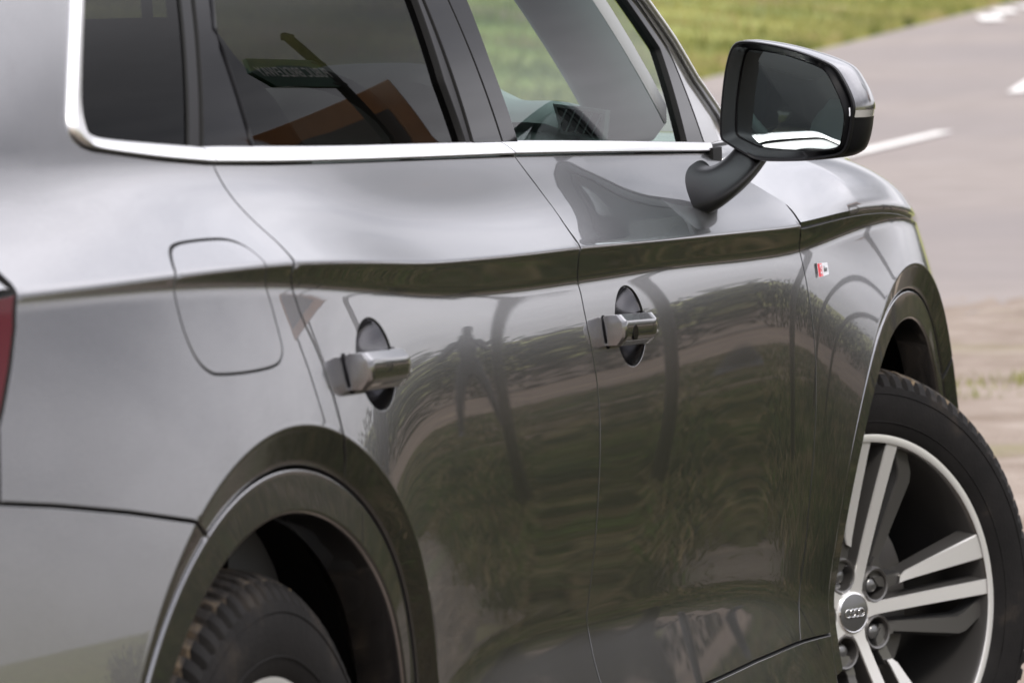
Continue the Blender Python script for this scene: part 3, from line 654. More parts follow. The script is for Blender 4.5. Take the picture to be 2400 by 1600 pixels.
for t in np.linspace(0, 1, 14):
    c = np.array([1.905, .872, 1.008]) * (1 - t) ** 2 + 2 * t * (1 - t) * np.array([1.965, .896, 1.012]) + t * t * np.array([2.12, .886, 1.046])
    a_ = .036 + .046 * (1 - t) ** 1.4; b_ = .021 + .013 * (1 - t) ** 2.5
    tg_ = np.array([.3 * t, .8 - .3 * t, .25 + .9 * t]); tg_ /= np.linalg.norm(tg_)
    ex = np.array([1, 0, .12]); ex -= tg_ * (ex @ tg_); ex /= np.linalg.norm(ex); ey = np.cross(tg_, ex)
    rr2 = []
    for th in np.linspace(0, 2 * math.pi, 36, endpoint=False):
        cs, sn = math.cos(th), math.sin(th); q = c + ex * a_ * np.sign(cs) * abs(cs) ** .75 + ey * b_ * np.sign(sn) * abs(sn) ** .75
        rr2.append((q[0], -q[1], q[2]))
    secs.append(rr2)
loft('mirror_arm', secs, 'satin_black', mirror, 60, True, True)
# ---- wheels
def wheel(loc, steer, phase):
    """mesh frame: u forward, v up, d outwards from the hub face"""
    fr = lambda u, w_, d: (u, -d, w_)
    def revolve(name, prof, m, parent, n=120, closed=False, sharp=40):
        v = []
        for k in range(n):
            t = 2 * math.pi * k / n
            for r_, d in prof: v.append((r_ * math.cos(t), -d, r_ * math.sin(t)))
        return obj(name, v, grid_faces(n, len(prof), 0, True, closed), m, parent, True, sharp=sharp)
    w = revolve('wheel', [(.262, .032), (.2635, .036), (.262, .0385), (.254, .0395), (.2525, .0385), (.249, .030), (.246, .012), (.240, -.02), (.235, -.10), (.24, -.17), (.262, -.18), (.262, -.17), (.25, -.1), (.25, .02)], 'wheel_grey', car, 144, True)
    w.location = loc; w.rotation_euler = (0, 0, -R(steer))
    revolve('rim_flange', [(.2638, .033), (.2645, .0375), (.262, .0402), (.2525, .0412), (.2505, .0402)], 'machined', w, 144)
    # tyre
    prof = []
    half = .1225
    pr = [(.254, .030), (.258, .037), (.266, .043), (.280, .0475), (.300, .0500), (.318, .0490), (.333, .0455), (.3335, .0448), (.342, .0400), (.350, .0320), (.3555, .0215), (.3590, .010), (.3608, -.004), (.3617, -.02), (.3617, -.027), (.352, -.0275), (.352, -.036), (.3620, -.0365), (.3622, -.07), (.3522, -.0705), (.3522, -.080), (.3622, -.0805), (.3617, -.115), (.352, -.1155), (.352, -.123), (.3612, -.1235), (.359, -.16), (.350, -.182), (.333, -.196), (.300, -.20), (.262, -.19)]
    nT = 672; NB = 84; v = []; mi = []
    for k in range(nT):
        t = 2 * math.pi * k / nT
        for r_, d in pr:
            ph = (k / nT * NB + (d + .02) * 9) % 1
            g = 0
            if .331 < r_ and d > -.024 and ph < .33: g = .015 * min(1, (r_ - .331) / .014)
            elif r_ > .355 and d <= -.03 and (ph * 1.0 + .3) % 1 < .16: g = .006
            r2 = r_ - g - (.0005 * math.sin(t * 9) if r_ < .3 else 0); v.append((r2 * math.cos(t), -d, r2 * math.sin(t)))
    ty = obj('tyre', v, grid_faces(nT, len(pr), 0, True, False), ['rubber', 'tread'], w, True, sharp=32)
    npp = len(pr) - 1; ty.data.polygons.foreach_set('material_index', [1 if 9 <= (i % npp) <= 26 else 0 for i in range(len(ty.data.polygons))])
    for rr_, dd in ((.281, .0479), (.322, .0486)):
        tube('sidewall_rib', [fr(rr_ * math.cos(t), rr_ * math.sin(t), dd) for t in np.linspace(0, 2 * math.pi, 96, endpoint=False)], .0009, 'rubber', ty, 5, True)
    # spokes
    def P(r_, a_): return (r_ * math.cos(R(a_)), r_ * math.sin(R(a_)))
    def rot(pl, a_): c, s_ = math.cos(R(a_)), math.sin(R(a_)); return [(c * x - s_ * y, s_ * x + c * y) for x, y in pl]
    def dish(r_): return .010 + .029 * max(0, (r_ - .03) / .225) ** 1.3      # face height over the radius
    def spoke(name, A_, B_, m_top, m_side, top=0., thick=.03, n=14):
        """A_, B_: left and right edge polylines, hub to rim"""
        def rs(Pl):
            Pl = np.array(Pl); d = np.r_[0, np.cumsum(np.linalg.norm(np.diff(Pl, axis=0), axis=1))]; t = np.linspace(0, d[-1], n); return np.stack([np.interp(t, d, Pl[:, 0]), np.interp(t, d, Pl[:, 1])], 1)
        A2, B2 = rs(A_), rs(B_); v = []
        for a_, b_ in zip(A2, B2):
            r_ = (np.hypot(*a_) + np.hypot(*b_)) / 2; h = dish(r_) + top; ab = (b_ - a_)
            for k, d in ((-.18, -thick), (0, -.0022), (.05, 0), (.95, 0), (1, -.0022), (1.18, -thick)):
                q = a_ + ab * k; v.append(fr(q[0], q[1], h + d))
        f = grid_faces(n, 6); f += [tuple(range(6)), tuple(range((n - 1) * 6, n * 6))]
        o = obj(name, v, f, [m_side, m_top], w, True, sharp=30)
        o.data.polygons.foreach_set('material_index', [1 if (i < (n - 1) * 5 and 1 <= i % 5 <= 3) else 0 for i in range(len(f))]); return o
    for k in range(5):
        a0 = phase + 72 * k
        spoke('spoke', rot([(.026, .014), (.046, .0098), (.07, .0095), (.262, .0115)], a0), rot([(.026, -.014), (.046, -.0105), (.07, -.0105), (.262, -.0115)], a0), 'machined', 'wheel_grey')
        spoke('spoke', rot([P(.103, 22.5), P(.112, 24.0), P(.262, 18.6)], a0), rot([P(.097, 17.5), P(.112, 16.4), P(.262, 9.6)], a0), 'machined', 'wheel_grey')
        spoke('spoke', rot([P(.082, -18), P(.215, -10.5), P(.246, -4.0), P(.256, -3.2)], a0), rot([P(.082, -29), P(.222, -17.5), P(.250, -10.5), P(.262, -9.5)], a0), 'wheel_grey', 'wheel_dark', -.012, .022)
        lc = P(.0590, a0 + 34)
        v = []; nn = 32
        for r_, h in ((.0290, -.012), (.0275, .008), (.0240, .0125), (.0215, .0115), (.0198, .004), (.0190, -.018), (.001, -.019)):
            for t in np.linspace(0, 2 * math.pi, nn, endpoint=False): v.append(fr(lc[0] + r_ * math.cos(t), lc[1] + r_ * math.sin(t), h))
        obj('bolt_recess', v, grid_faces(7, nn, 0, False, True), 'wheel_grey', w, True, sharp=45)
        v = []
        for r_, h in ((.0115, -.018), (.0115, .0), (.0105, .003), (.0075, .0048), (.0005, .0055)):
            for t in np.linspace(0, 2 * math.pi, 24, endpoint=False): v.append(fr(lc[0] + r_ * math.cos(t), lc[1] + r_ * math.sin(t), h))
        obj('lug_bolt', v, grid_faces(5, 24, 0, False, True), 'cap_grey', w, True, sharp=45)
        # web from the bolt seat out to the short and the recessed spoke
        spoke('spoke_web', rot([P(.066, 44), P(.084, 31), P(.108, 24.5)], a0), rot([P(.066, 26), P(.080, 18), P(.104, 15.5)], a0), 'wheel_grey', 'wheel_dark', -.006, .03, 8)
        spoke('spoke_web', rot([P(.064, -24), P(.074, -20), P(.092, -18)], a0), rot([P(.064, -46), P(.076, -38), P(.092, -29)], a0), 'wheel_grey', 'wheel_dark', -.008, .03, 8)
    revolve('hub', [(.058, -.05), (.058, -.022), (.044, -.014), (.038, .001), (.034, .0095), (.029, .0108), (.0005, .0108)], 'machined', w, 60)
    cap = revolve('hub_cap', [(.0285, .009), (.0285, .0122), (.0270, .0130), (.0005, .0136)], 'cap_grey', w, 60)
    revolve('cap_ring', [(.0295, .0095), (.0292, .0125), (.0280, .0132), (.0272, .0128)], 'chrome', w, 60)
    for k in range(4):
        cx_ = (-1.5 + k) * .0086
        tube('emblem_ring', [fr(cx_ + .0058 * math.cos(t), .0058 * math.sin(t), .0142 + (.0004 if k % 2 else 0)) for t in np.linspace(0, 2 * math.pi, 28, endpoint=False)], .0011, 'chrome', w, 6, True)
    revolve('brake_disc', [(.06, -.055), (.17, -.055), (.172, -.075), (.06, -.075)], 'brake_steel', w, 48, True)
    revolve('wheel_back', [(.001, -.13), (.236, -.13)], 'void', w, 40)
    return w
wheel((2.816, -.847, .355), 33.6, 4.0)
wheel((0.0, -.885, .371), 0., 31.0)
# ---- badge on the fender
def text_mesh(name, s_, size, m, parent, frame, ext_=.0006, shear=0.):
    c = bpy.data.curves.new(name, 'FONT'); c.body = s_; c.size = size; c.extrude = ext_; c.align_x = 'CENTER'; c.align_y = 'CENTER'; c.shear = shear
    t = bpy.data.objects.new(name, c); COL.objects.link(t); dg = bpy.context.evaluated_depsgraph_get(); me = bpy.data.meshes.new_from_object(t.evaluated_get(dg))
    bpy.data.objects.remove(t); bpy.data.curves.remove(c)
    for q in me.vertices: q.co = Vector(frame(q.co.x, q.co.y, q.co.z))
    me.materials.clear(); me.materials.append(MAT[m]); o = bpy.data.objects.new(name, me); COL.objects.link(o); o.parent = parent; return o
bxc, bzc = 2.353, .880
def bfr(u, w_, d):
    x, z = bxc + .68 * u + .25 * w_, bzc + .75 * w_; return (x, -(float(side(np.array([x]), np.array([z]))[0]) + d), z)
badge = prism('badge', [(-.038, -.0125), (.036, -.0105), (.036, .0105), (-.038, .0125)], bfr, -.002, .0022, 'chrome', fender)
prism('badge_red_field', [(-.030, -.0118), (-.010, -.0112), (-.010, .0112), (-.030, .0118)], bfr, .002, .0034, 'badge_red', badge)
prism('badge_white_field', [(-.008, -.0100), (.034, -.0096), (.034, .0096), (-.008, .0104)], bfr, .002, .0030, 'badge_white', badge)
text_mesh('badge_letter', 'S', .024, 'badge_white', badge, lambda x, y, z: bfr(x - .021, y, z + .0036))
text_mesh('badge_letters', 'line', .015, 'cap_grey', badge, lambda x, y, z: bfr(x + .013, y, z + .0032))
# ---- cabin
def seat(x, o_):
    c = empty('seat', car)
    def lobed(name, cx, cz, h, wd, dp, lean, m):
        v = []; nz, nt = 14, 20
        for i in range(nz):
            t = i / (nz - 1); k = math.sin(math.pi * min(max(t, .04), .96)) ** .35
            for j in range(nt):
                a_ = 2 * math.pi * j / nt; ca, sa = math.cos(a_), math.sin(a_)
                v.append((cx - lean * t * h + dp * k * np.sign(ca) * abs(ca) ** .6, -(o_ + wd * k * np.sign(sa) * abs(sa) ** .6), cz + h * t))
        f = grid_faces(nz, nt, 0, False, True) + [tuple(range(nt)), tuple(range((nz - 1) * nt, nz * nt))]
        return obj(name, v, f, m, None, True)
    b = lobed('seat_back', x, .62, .62, .235, .065, .38, 'interior'); hd = lobed('headrest', x - .25, 1.28, .20, .13, .045, .2, 'interior')
    cu = lobed('seat_cushion', x + .24, .45, .17, .25, .26, 0, 'interior')
    for q in (b, hd, cu): q.parent = c
    for s_ in (-.05, .05): tube('headrest_post', [(x - .24, -(o_ + s_), 1.20), (x - .255, -(o_ + s_), 1.32)], .007, 'chrome', c, 8)
    return c
seat(1.28, .40); seat(1.28, -.40)

v = []; n1 = 60                               # dashboard with the instrument hood
prof = ((2.26, -.03, 1), (2.16, .0, 1), (2.08, .008, 1), (2.02, .004, 1), (1.985, -.006, .9), (1.975, -.018, .5), (1.985, -.03, 0), (1.975, -.045, 0), (1.96, -.10, 0), (1.97, -.20, 0), (2.02, -.28, 0), (2.05, -.55, 0))
for i in range(n1):
    y = -.715 + 1.43 * i / (n1 - 1); hump = .055 * math.exp(-((-y - .37) / .15) ** 4); end = .05 * max(0, (abs(y) - .62) / .1) ** 2
    for x, dz, k in prof: v.append((x + .10 * (1 - (y / .8) ** 2) * (1 if x > 2.1 else .35), y, 1.113 + dz + hump * k - end))
dash = obj('dashboard', v, [tuple(reversed(q)) for q in grid_faces(n1, len(prof))], 'interior_grey', car, True, sharp=50)
def vfr(u, w_, d): return (1.968 - d, -(.695 + u), 1.0935 + w_ - .16 * u)
vo = [(-.030, .016), (.030, .016), (.026, -.014), (-.022, -.014)]
prism('air_vent', [(a_ * 1.18, b_ * 1.25) for a_, b_ in vo], vfr, -.02, .004, 'vent_frame', dash) if 'vent_frame' in MAT else None
vent = prism('air_vent_opening', vo, vfr, -.01, .0055, 'void', dash)
for k in range(5):
    u = -.024 + k * .0115
    prism('vent_slat', [(u - .006, -.0135), (u - .0045, -.0135), (u + .0085, .0150), (u + .007, .0150)], vfr, .004, .0075, 'interior_grey', dash)
# steering wheel
sw = [(1.68 + .10 * math.cos(t) * .35, -(.38 + .185 * math.sin(t)), .99 + .175 * math.cos(t)) for t in np.linspace(0, 2 * math.pi, 40, endpoint=False)]
stw = tube('steering_wheel', sw, .013, 'interior', car, 8, True)
tube('steering_column', [(1.69, -.38, .99), (2.0, -.38, .93)], [.07, .04], 'interior', stw, 12)
# windscreen pillars inside, door cards, floor, rear bench
for s_ in (-1, 1):
    pts = [(2.12 - .52 * t, s_ * (float(side(np.array([2.12 - .52 * t]), np.array([1.07 + .48 * t]))[0]) - .058), 1.07 + .48 * t) for t in np.linspace(.04, 1, 12)]
    tube('pillar_lining', pts, .050, 'pillar_cloth', car, 10)
    v = [(x, s_ * (float(side(np.array([x]), np.array([z]))[0]) - .07 - .10 * max(0, (.9 - z) / .5)), z) for x in np.linspace(.12, 2.1, 24) for z in (.40, .7, .95, 1.03, 1.058)]
    obj('door_card', v, grid_faces(24, 5), 'interior', car)
box('cabin_floor', (1.0, 0, .36), (2.9, 1.62, .04), 'interior', car)
box('bulkhead', (2.28, 0, .72), (.05, 1.6, .66), 'void', car)
box('rear_bench', (.30, 0, .52), (.50, 1.30, .30), 'interior', car, .06)
rb_ = box('rear_backrest', (.06, 0, .86), (.16, 1.30, .52), 'interior', car, .06); rb_.rotation_euler = (0, R(-14), 0)
for y in (-.42, 0, .42): box('rear_headrest', (-.10, y, 1.20), (.09, .24, .15), 'interior', car, .03)
box('boot_floor', (-.45, 0, .62), (.70, 1.1, .04), 'interior', car)
# ---- far side of the car: shell below the windows, pillars, glass
Xs = np.arange(-.80, 3.3, .04); Zs = np.concatenate([np.arange(.28, 1.06, .04), [1.07]]); gx, gz = np.meshgrid(Xs, Zs, indexing='ij')
vv = xo(gx, -_bl(OG, gx, np.minimum(gz, np.interp(gx, XG, ZC) + .12)), gz).reshape(-1, 3); f = []
for i in range(len(Xs) - 1):
    for j in range(len(Zs) - 1):
        c = (Xs[i] + .02, Zs[j] + .02)
        if min(math.hypot(c[0], c[1] - ZA), math.hypot(c[0] - WB, c[1] - ZA)) < .41 or (c[0] > 2.3 and c[1] > np.interp(c[0], XG, ZC)): continue
        f.append((i * len(Zs) + j, i * len(Zs) + j + 1, (i + 1) * len(Zs) + j + 1, (i + 1) * len(Zs) + j))
obj('body_side', vv, f, 'paint', car)
def farpan(name, q, m):
    P = dense(q, .05, True)
    if area(P) < 0: P = P[::-1]
    xs = np.arange(P[:, 0].min(), P[:, 0].max(), .08); zs = np.arange(P[:, 1].min(), P[:, 1].max(), .08); G = np.array([(a_, b_) for a_ in xs for b_ in zs]); G = G[pip(G, P)]; G = G[far(G, P, .03)] if len(G) else G.reshape(0, 2)
    V2, T, _ = triangulate([P], G); obj(name, xo(V2[:, 0], -(side(V2[:, 0], V2[:, 1]) - .006), V2[:, 1]), [tuple(reversed(t)) for t in T], m, car)
farpan('window_pillar', [(2.24, 1.05), (2.10, 1.05), (1.60, 1.46), (1.70, 1.46)], 'gloss_black'); farpan('window_pillar', [(1.10, 1.06), (1.26, 1.06), (1.33, 1.46), (1.20, 1.46)], 'gloss_black')
farpan('window_pillar', [(.05, 1.06), (.22, 1.06), (.42, 1.46), (.28, 1.46)], 'gloss_black'); farpan('window_pillar', [(-.72, 1.06), (-.22, 1.06), (.02, 1.46), (-.56, 1.46)], 'paint')
farpan('roof_side', [(-.56, 1.46), (1.66, 1.46), (1.60, 1.55), (-.50, 1.55)], 'paint')
farpan('window_pane', [(1.26, 1.06), (2.10, 1.05), (1.60, 1.46), (1.33, 1.46)], 'glass_clear'); farpan('window_pane', [(.22, 1.06), (1.10, 1.06), (1.20, 1.46), (.42, 1.46)], 'glass_privacy')
farpan('window_pane', [(-.22, 1.06), (.05, 1.06), (.28, 1.46), (.02, 1.46)], 'glass_privacy')
# ---- nose and tail closing the shell
def closing(name, xf, zs, m, sgn):
    v = []; n = 40
    for z in zs:
        xe, bul = xf(z); w_ = float(side(np.array([xe]), np.array([z]))[0])
        for t in np.linspace(-1, 1, n): v.append((xe + sgn * bul * (1 - abs(t) ** 2.6), w_ * t, z))
    f = grid_faces(len(zs), n); f = f if sgn > 0 else [tuple(reversed(q)) for q in f]
    return obj(name, v, f, m, car, True)
closing('tailgate', lambda z: (-.74 + .30 * max(0, (z - 1.05) / .5) ** 1.2, .13), np.linspace(.30, 1.55, 30), 'paint', -1)
closing('front_panel', lambda z: (3.40 - .1 * max(0, (z - .7) / .15) ** 2, .26), np.linspace(.28, .86, 20), 'paint', 1)
obj('underbody', [(x, y, .27) for x in (-.7, 3.3) for y in (-.82, .82)], [(0, 2, 3, 1)], 'void', car)

# ================================================================== the place
def hill(X, o):
    X = np.asarray(X, float); o = np.asarray(o, float)
    h = .022 * np.clip(X - 48, 0, 500)
    lf = np.interp(X, [-60, 40, 66, 124, 400], [-12.5, -12.6, -15.3, -21, -60])      # far kerb of the road
    d = np.clip(lf - o, 0, None)                                                      # bank rising beyond it
    h = h + .10 * np.clip(d, 0, 30) * (1 - np.exp(-d / 1.5)) + .12 * np.sin(X * .9 + o * .3) * np.clip(d / 3, 0, 1)
    r = np.clip(o - 34, 0, None)
    return h + .03 * r
def sheet(name, xs, os_, m, off=0., keep=None, rough=0.):
    gx, go = np.meshgrid(xs, os_, indexing='ij'); z = hill(gx, go) + off
    if rough: z = z + RNG.normal(0, rough, z.shape)
    v = xo(gx, go, z).reshape(-1, 3); n = len(os_); f = []
    for i in range(len(xs) - 1):
        for j in range(n - 1):
            if keep and not keep((xs[i] + xs[i + 1]) / 2, (os_[j] + os_[j + 1]) / 2): continue
            f.append((i * n + j, i * n + j + 1, (i + 1) * n + j + 1, (i + 1) * n + j))
    return obj(name, v, f, m, None, True)
def gmat(name, stops, scale, detail=8, rough=.95, bump=None, extra=None):
    m = mat(name, stops[0][1], rough, noise=(scale, stops, detail), bump=bump, spec=.25)
    if extra:                                # second, larger blotches laid over the first
        nt = m.node_tree; b = nt.nodes['Principled BSDF']; src = b.inputs['Base Color'].links[0].from_socket
        tc_ = nt.nodes.new('ShaderNodeTexCoord'); n = nt.nodes.new('ShaderNodeTexNoise'); n.inputs['Scale'].default_value = extra[0]; n.inputs['Detail'].default_value = 4
        r_ = nt.nodes.new('ShaderNodeMapRange'); r_.inputs[1].default_value = extra[1]; r_.inputs[2].default_value = extra[2]
        mx = nt.nodes.new('ShaderNodeMix'); mx.data_type = 'RGBA'; mx.inputs[7].default_value = (*extra[3], 1)
        nt.links.new(tc_.outputs['Object'], n.inputs['Vector']); nt.links.new(n.outputs[0], r_.inputs[0]); nt.links.new(r_.outputs[0], mx.inputs[0])
        nt.links.new(src, mx.inputs[6]); nt.links.new(mx.outputs[2], b.inputs['Base Color'])
    return m
gmat('turf', [(.30, (.06, .07, .02)), (.44, (.14, .16, .04)), (.56, (.25, .26, .07)), (.70, (.34, .28, .14))], .35, 9, bump=(6, .6, .1), extra=(.14, .52, .66, (.20, .13, .075)))
gmat('verge_turf', [(.30, (.016, .018, .008)), (.45, (.035, .036, .013)), (.56, (.058, .050, .023)), (.70, (.10, .076, .045))], 1.6, 9, bump=(9, .6, .05), extra=(.5, .52, .64, (.07, .055, .034)))
gmat('tarmac', [(.35, (.212, .184, .168)), (.55, (.247, .215, .197)), (.7, (.272, .24, .222))], 1.3, 8, .9, bump=(90, .4, .01), extra=(.07, .45, .65, (.20, .178, .172)))
gmat('gravel', [(.32, (.17, .128, .096)), (.47, (.225, .180, .145)), (.57, (.265, .217, .180)), (.70, (.32, .27, .23))], 2.6, 10, .95, bump=(45, .7, .03), extra=(.9, .58, .70, (.20, .175, .10)))
gmat('soil', [(.3, (.040, .028, .020)), (.5, (.082, .058, .042)), (.7, (.135, .098, .065))], .8, 8, .95)
mat('line_paint', (.72, .70, .67), .8, noise=(5, [(.3, (.52, .50, .47)), (.5, (.72, .70, .67))], 6))
xs = np.concatenate([np.arange(-60, 0, 4), np.arange(0, 60, 1.), np.arange(60, 160, 2.), np.arange(160, 420, 20), [420, 700, 1200]]); os_ = np.concatenate([[-900, -400, -200, -120], np.arange(-80, -30, 4), np.arange(-30, 20, .75), np.arange(20, 80, 5), [80, 150, 300, 900]])
gd = sheet('ground', xs, os_, 'turf', -.012); gd['kind'] = 'structure'
def lf(x): return np.interp(x, [-60, 40, 66, 124, 400], [-12.5, -12.6, -15.3, -21, -60])
def rf(x): return np.interp(x, [-60, -6, 16.6, 20, 45, 70, 124, 400], [-2.4, -2.2, -1.5, 1.6, -1.0, -4.5, -12, -50])
v, f = [], []; rxs = np.concatenate([np.arange(-60, 60, 1.5), np.arange(60, 400, 4)])
for x in rxs:
    for t in np.linspace(0, 1, 15):
        o_ = lf(x) + (rf(x) - lf(x)) * t; v.append((x, -o_, float(hill(x, o_)) + .03 * math.sin(math.pi * t)))
rd_ = obj('road', v, [tuple(reversed(q)) for q in grid_faces(len(rxs), 15)], 'tarmac'); rd_['kind'] = 'structure'
gxs = np.arange(-30, 21, .25); v = []
for x in gxs:
    a_, b_ = rf(min(x, 16.6)) - .3, 1.45 + .12 * math.sin(x * .7) + .08 * math.sin(x * 2.1)
    b_ += 15 * max(0, min(1, (3.5 - x) / 4.5)) ** 1.5
    if x > 16: b_ = 1.45 - (x - 16) * .6
    for t in np.linspace(0, 1, 40):
        o_ = a_ + (b_ - a_) * t; k = max(0, (x - 11) / 9); v.append((x + k * (1.3 * math.sin(o_ * 2.9) + .8 * math.sin(o_ * 7.3 + 1) + .4 * math.sin(o_ * 17)), -o_, .004 + RNG.normal(0, .004)))
lb = obj('gravel_layby', v, [tuple(reversed(q)) for q in grid_faces(len(gxs), 40)], 'gravel'); lb['kind'] = 'structure'
fxs = np.arange(14, 75, 1.); v = []
for x in fxs:
    for t in np.linspace(0, 1, 12): o_ = 2.6 + .03 * max(0, x - 14) + t * 34; v.append((x, -o_, float(hill(x, o_)) + .02 + .03 * math.sin(x * 3) ))
fi = obj('field', v, [tuple(reversed(q)) for q in grid_faces(len(fxs), 12)], 'soil'); fi['kind'] = 'structure'
gmat('earth', [(.3, (.020, .017, .012)), (.5, (.042, .034, .024)), (.66, (.075, .058, .042)), (.78, (.12, .095, .072))], 5.5, 9, .95, bump=(40, .8, .03), extra=(.8, .55, .68, (.04, .045, .02)))
v = []; exs = np.arange(-1.5, 17, .2)
for x in exs:
    a_ = 1.02 + .10 * math.sin(x * 1.3) + (.5 * max(0, .4 - x) if x < .4 else 0); b_ = 2.3 + .15 * math.sin(x * 2.3)
    for t in np.linspace(0, 1, 14): v.append((x, -(a_ + (b_ - a_) * t), .016 + RNG.normal(0, .006) - (.02 if t in (0., 1.) else 0)))
ea = obj('earth_strip', v, [tuple(reversed(q)) for q in grid_faces(len(exs), 14)], 'earth'); ea['kind'] = 'structure'
vv_ = sheet('verge', np.arange(-2, 18.1, .5), np.arange(1.2, 14, .4), 'verge_turf', -.004, None, .012); vv_['kind'] = 'structure'
# road markings
def dash_(x0, o0, x1, o1, wd, label):
    d = np.array([x1 - x0, o1 - o0]); L_ = np.hypot(*d); d /= L_; n = np.array([-d[1], d[0]]) * wd / 2; v = []
    for t in np.linspace(0, 1, 12):
        for s_ in (-1, 1):
            p = np.array([x0, o0]) + d * L_ * t + n * s_; v.append((p[0], -p[1], float(hill(p[0], p[1])) + .045))
    o = obj('road_marking', v, [tuple(reversed(q)) for q in grid_faces(12, 2)], 'line_paint'); o['kind'] = 'structure'; return o
dash_(35.2, -6.70, 46.7, -7.75, .19, ''); dash_(58.0, -9.1, 66, -10.1, .19, '')
for x0, o0, x1, o1 in ((98.5, -17.0, 103.5, -18.1), (101, -16.0, 104, -16.9), (105.5, -18.0, 109.5, -18.9), (108, -17.6, 113, -19.0)): dash_(x0, o0, x1, o1, .5, '')

# ---- rough grass on the verge beside the car and on the bank across the road
gmat('blade', [(.30, (.012, .015, .005)), (.44, (.026, .032, .009)), (.55, (.050, .047, .017)), (.64, (.085, .065, .033)), (.76, (.14, .105, .06))], 1.3, 7, .8)
gmat('bank_blade', [(.34, (.07, .085, .025)), (.45, (.175, .19, .05)), (.54, (.27, .26, .085)), (.64, (.33, .25, .14))], .22, 6, .8)
def blades(name, pts, hmin, hmax, wid, m):
    n = len(pts); th = RNG.uniform(0, 2 * math.pi, n); h = RNG.uniform(hmin, hmax, n); ln = RNG.uniform(.15, .7, n) * h; w_ = wid * RNG.uniform(.6, 1.4, n)
    X, O = pts[:, 0], pts[:, 1]; z0 = hill(X, O) - .015; cx_, sx_ = np.cos(th), np.sin(th); ph = th + RNG.uniform(.8, 2.2, n)
    A = xo(X - sx_ * w_, O + cx_ * w_, z0); B = xo(X + sx_ * w_, O - cx_ * w_, z0)
    M1 = xo(X + .35 * ln * np.cos(ph) - sx_ * w_ * .7, O + .35 * ln * np.sin(ph) + cx_ * w_ * .7, z0 + h * .62); M2 = xo(X + .35 * ln * np.cos(ph) + sx_ * w_ * .7, O + .35 * ln * np.sin(ph) - cx_ * w_ * .7, z0 + h * .62)
    T = xo(X + ln * np.cos(ph), O + ln * np.sin(ph), z0 + h)
    v = np.stack([A, B, M2, M1, T], 1).reshape(-1, 3); me = bpy.data.meshes.new(name); k = np.arange(n) * 5
    me.vertices.add(len(v)); me.vertices.foreach_set('co', v.ravel())
    q = np.stack([k, k + 1, k + 2, k + 3, k + 3, k + 2, k + 4], 1).ravel(); me.loops.add(len(q)); me.loops.foreach_set('vertex_index', q)
    st = np.stack([np.arange(n) * 7, np.arange(n) * 7 + 4], 1).ravel(); me.polygons.add(2 * n); me.polygons.foreach_set('loop_start', st)
    me.update(calc_edges=True); me.validate(); me.materials.append(MAT[m]); o = bpy.data.objects.new(name, me); COL.objects.link(o); o['kind'] = 'stuff'; return o
def tufts(n, x0, x1, o0, o1, per, spread, near=None):
    X = x0 + (x1 - x0) * RNG.random(n) ** (1.6 if near else 1); O = o0 + (o1 - o0) * RNG.random(n) ** (1.5 if near else 1)
    d = RNG.normal(0, spread, (n, per, 2)); return (np.stack([X, O], 1)[:, None, :] + d).reshape(-1, 2)
g = tufts(7000, 1.5, 26, 1.75, 9, 22, .08, True); g = g[g[:, 1] > 1.5]
gr_ = blades('verge_grass', g, .035, .12, .004, 'blade'); gr_['label'] = 'rough grass growing along the verge beside the gravel'
gmat('straw', [(.35, (.09, .066, .034)), (.6, (.18, .14, .08)), (.75, (.25, .20, .13))], 3., 4, .8)
gs = tufts(900, 2., 26, 1.9, 9, 26, .09, True); gs = gs[gs[:, 1] > 1.6]
gq = blades('dry_grass', gs, .05, .15, .004, 'straw'); gq['label'] = 'dry straw coloured tufts standing in the verge grass'
gmat('lush', [(.35, (.022, .042, .009)), (.6, (.048, .078, .015)), (.75, (.08, .115, .022))], 3., 4, .8)
gs = tufts(1000, 2., 26, 1.9, 9, 26, .11, True); gs = gs[gs[:, 1] > 1.6]
gq = blades('lush_grass', gs, .05, .14, .005, 'lush'); gq['label'] = 'bright green tufts standing in the verge grass'
gmat('dark_weed', [(.35, (.006, .010, .004)), (.7, (.022, .032, .012))], 3., 4, .8)
gs = tufts(1100, 2., 26, 1.9, 9, 22, .10, True); gs = gs[gs[:, 1] > 1.6]
gq = blades('dark_weeds', gs, .05, .14, .010, 'dark_weed'); gq['label'] = 'dark broad leaved weeds among the verge grass'
X = RNG.uniform(40, 150, 26000); O = np.interp(X, [-60, 40, 66, 124, 400], [-12.5, -12.6, -15.3, -21, -60]) - .1 - 14 * RNG.random(26000) ** 1.7
gr2 = blades('bank_grass', np.stack([X, O], 1), .10, .3, .02, 'bank_blade'); gr2['label'] = 'rough grass covering the bank across the road'
# tufts at the edge of the gravel ahead of the car
g3 = np.vstack([tufts(10, 10.6, 13.5, -1.2, .1, 60, .09), tufts(8, 11.5, 13, -.6, .1, 40, .12)])
gr3 = blades('gravel_weeds', g3, .02, .07, .004, 'bank_blade'); gr3['label'] = 'low weeds growing in the gravel ahead of the car'

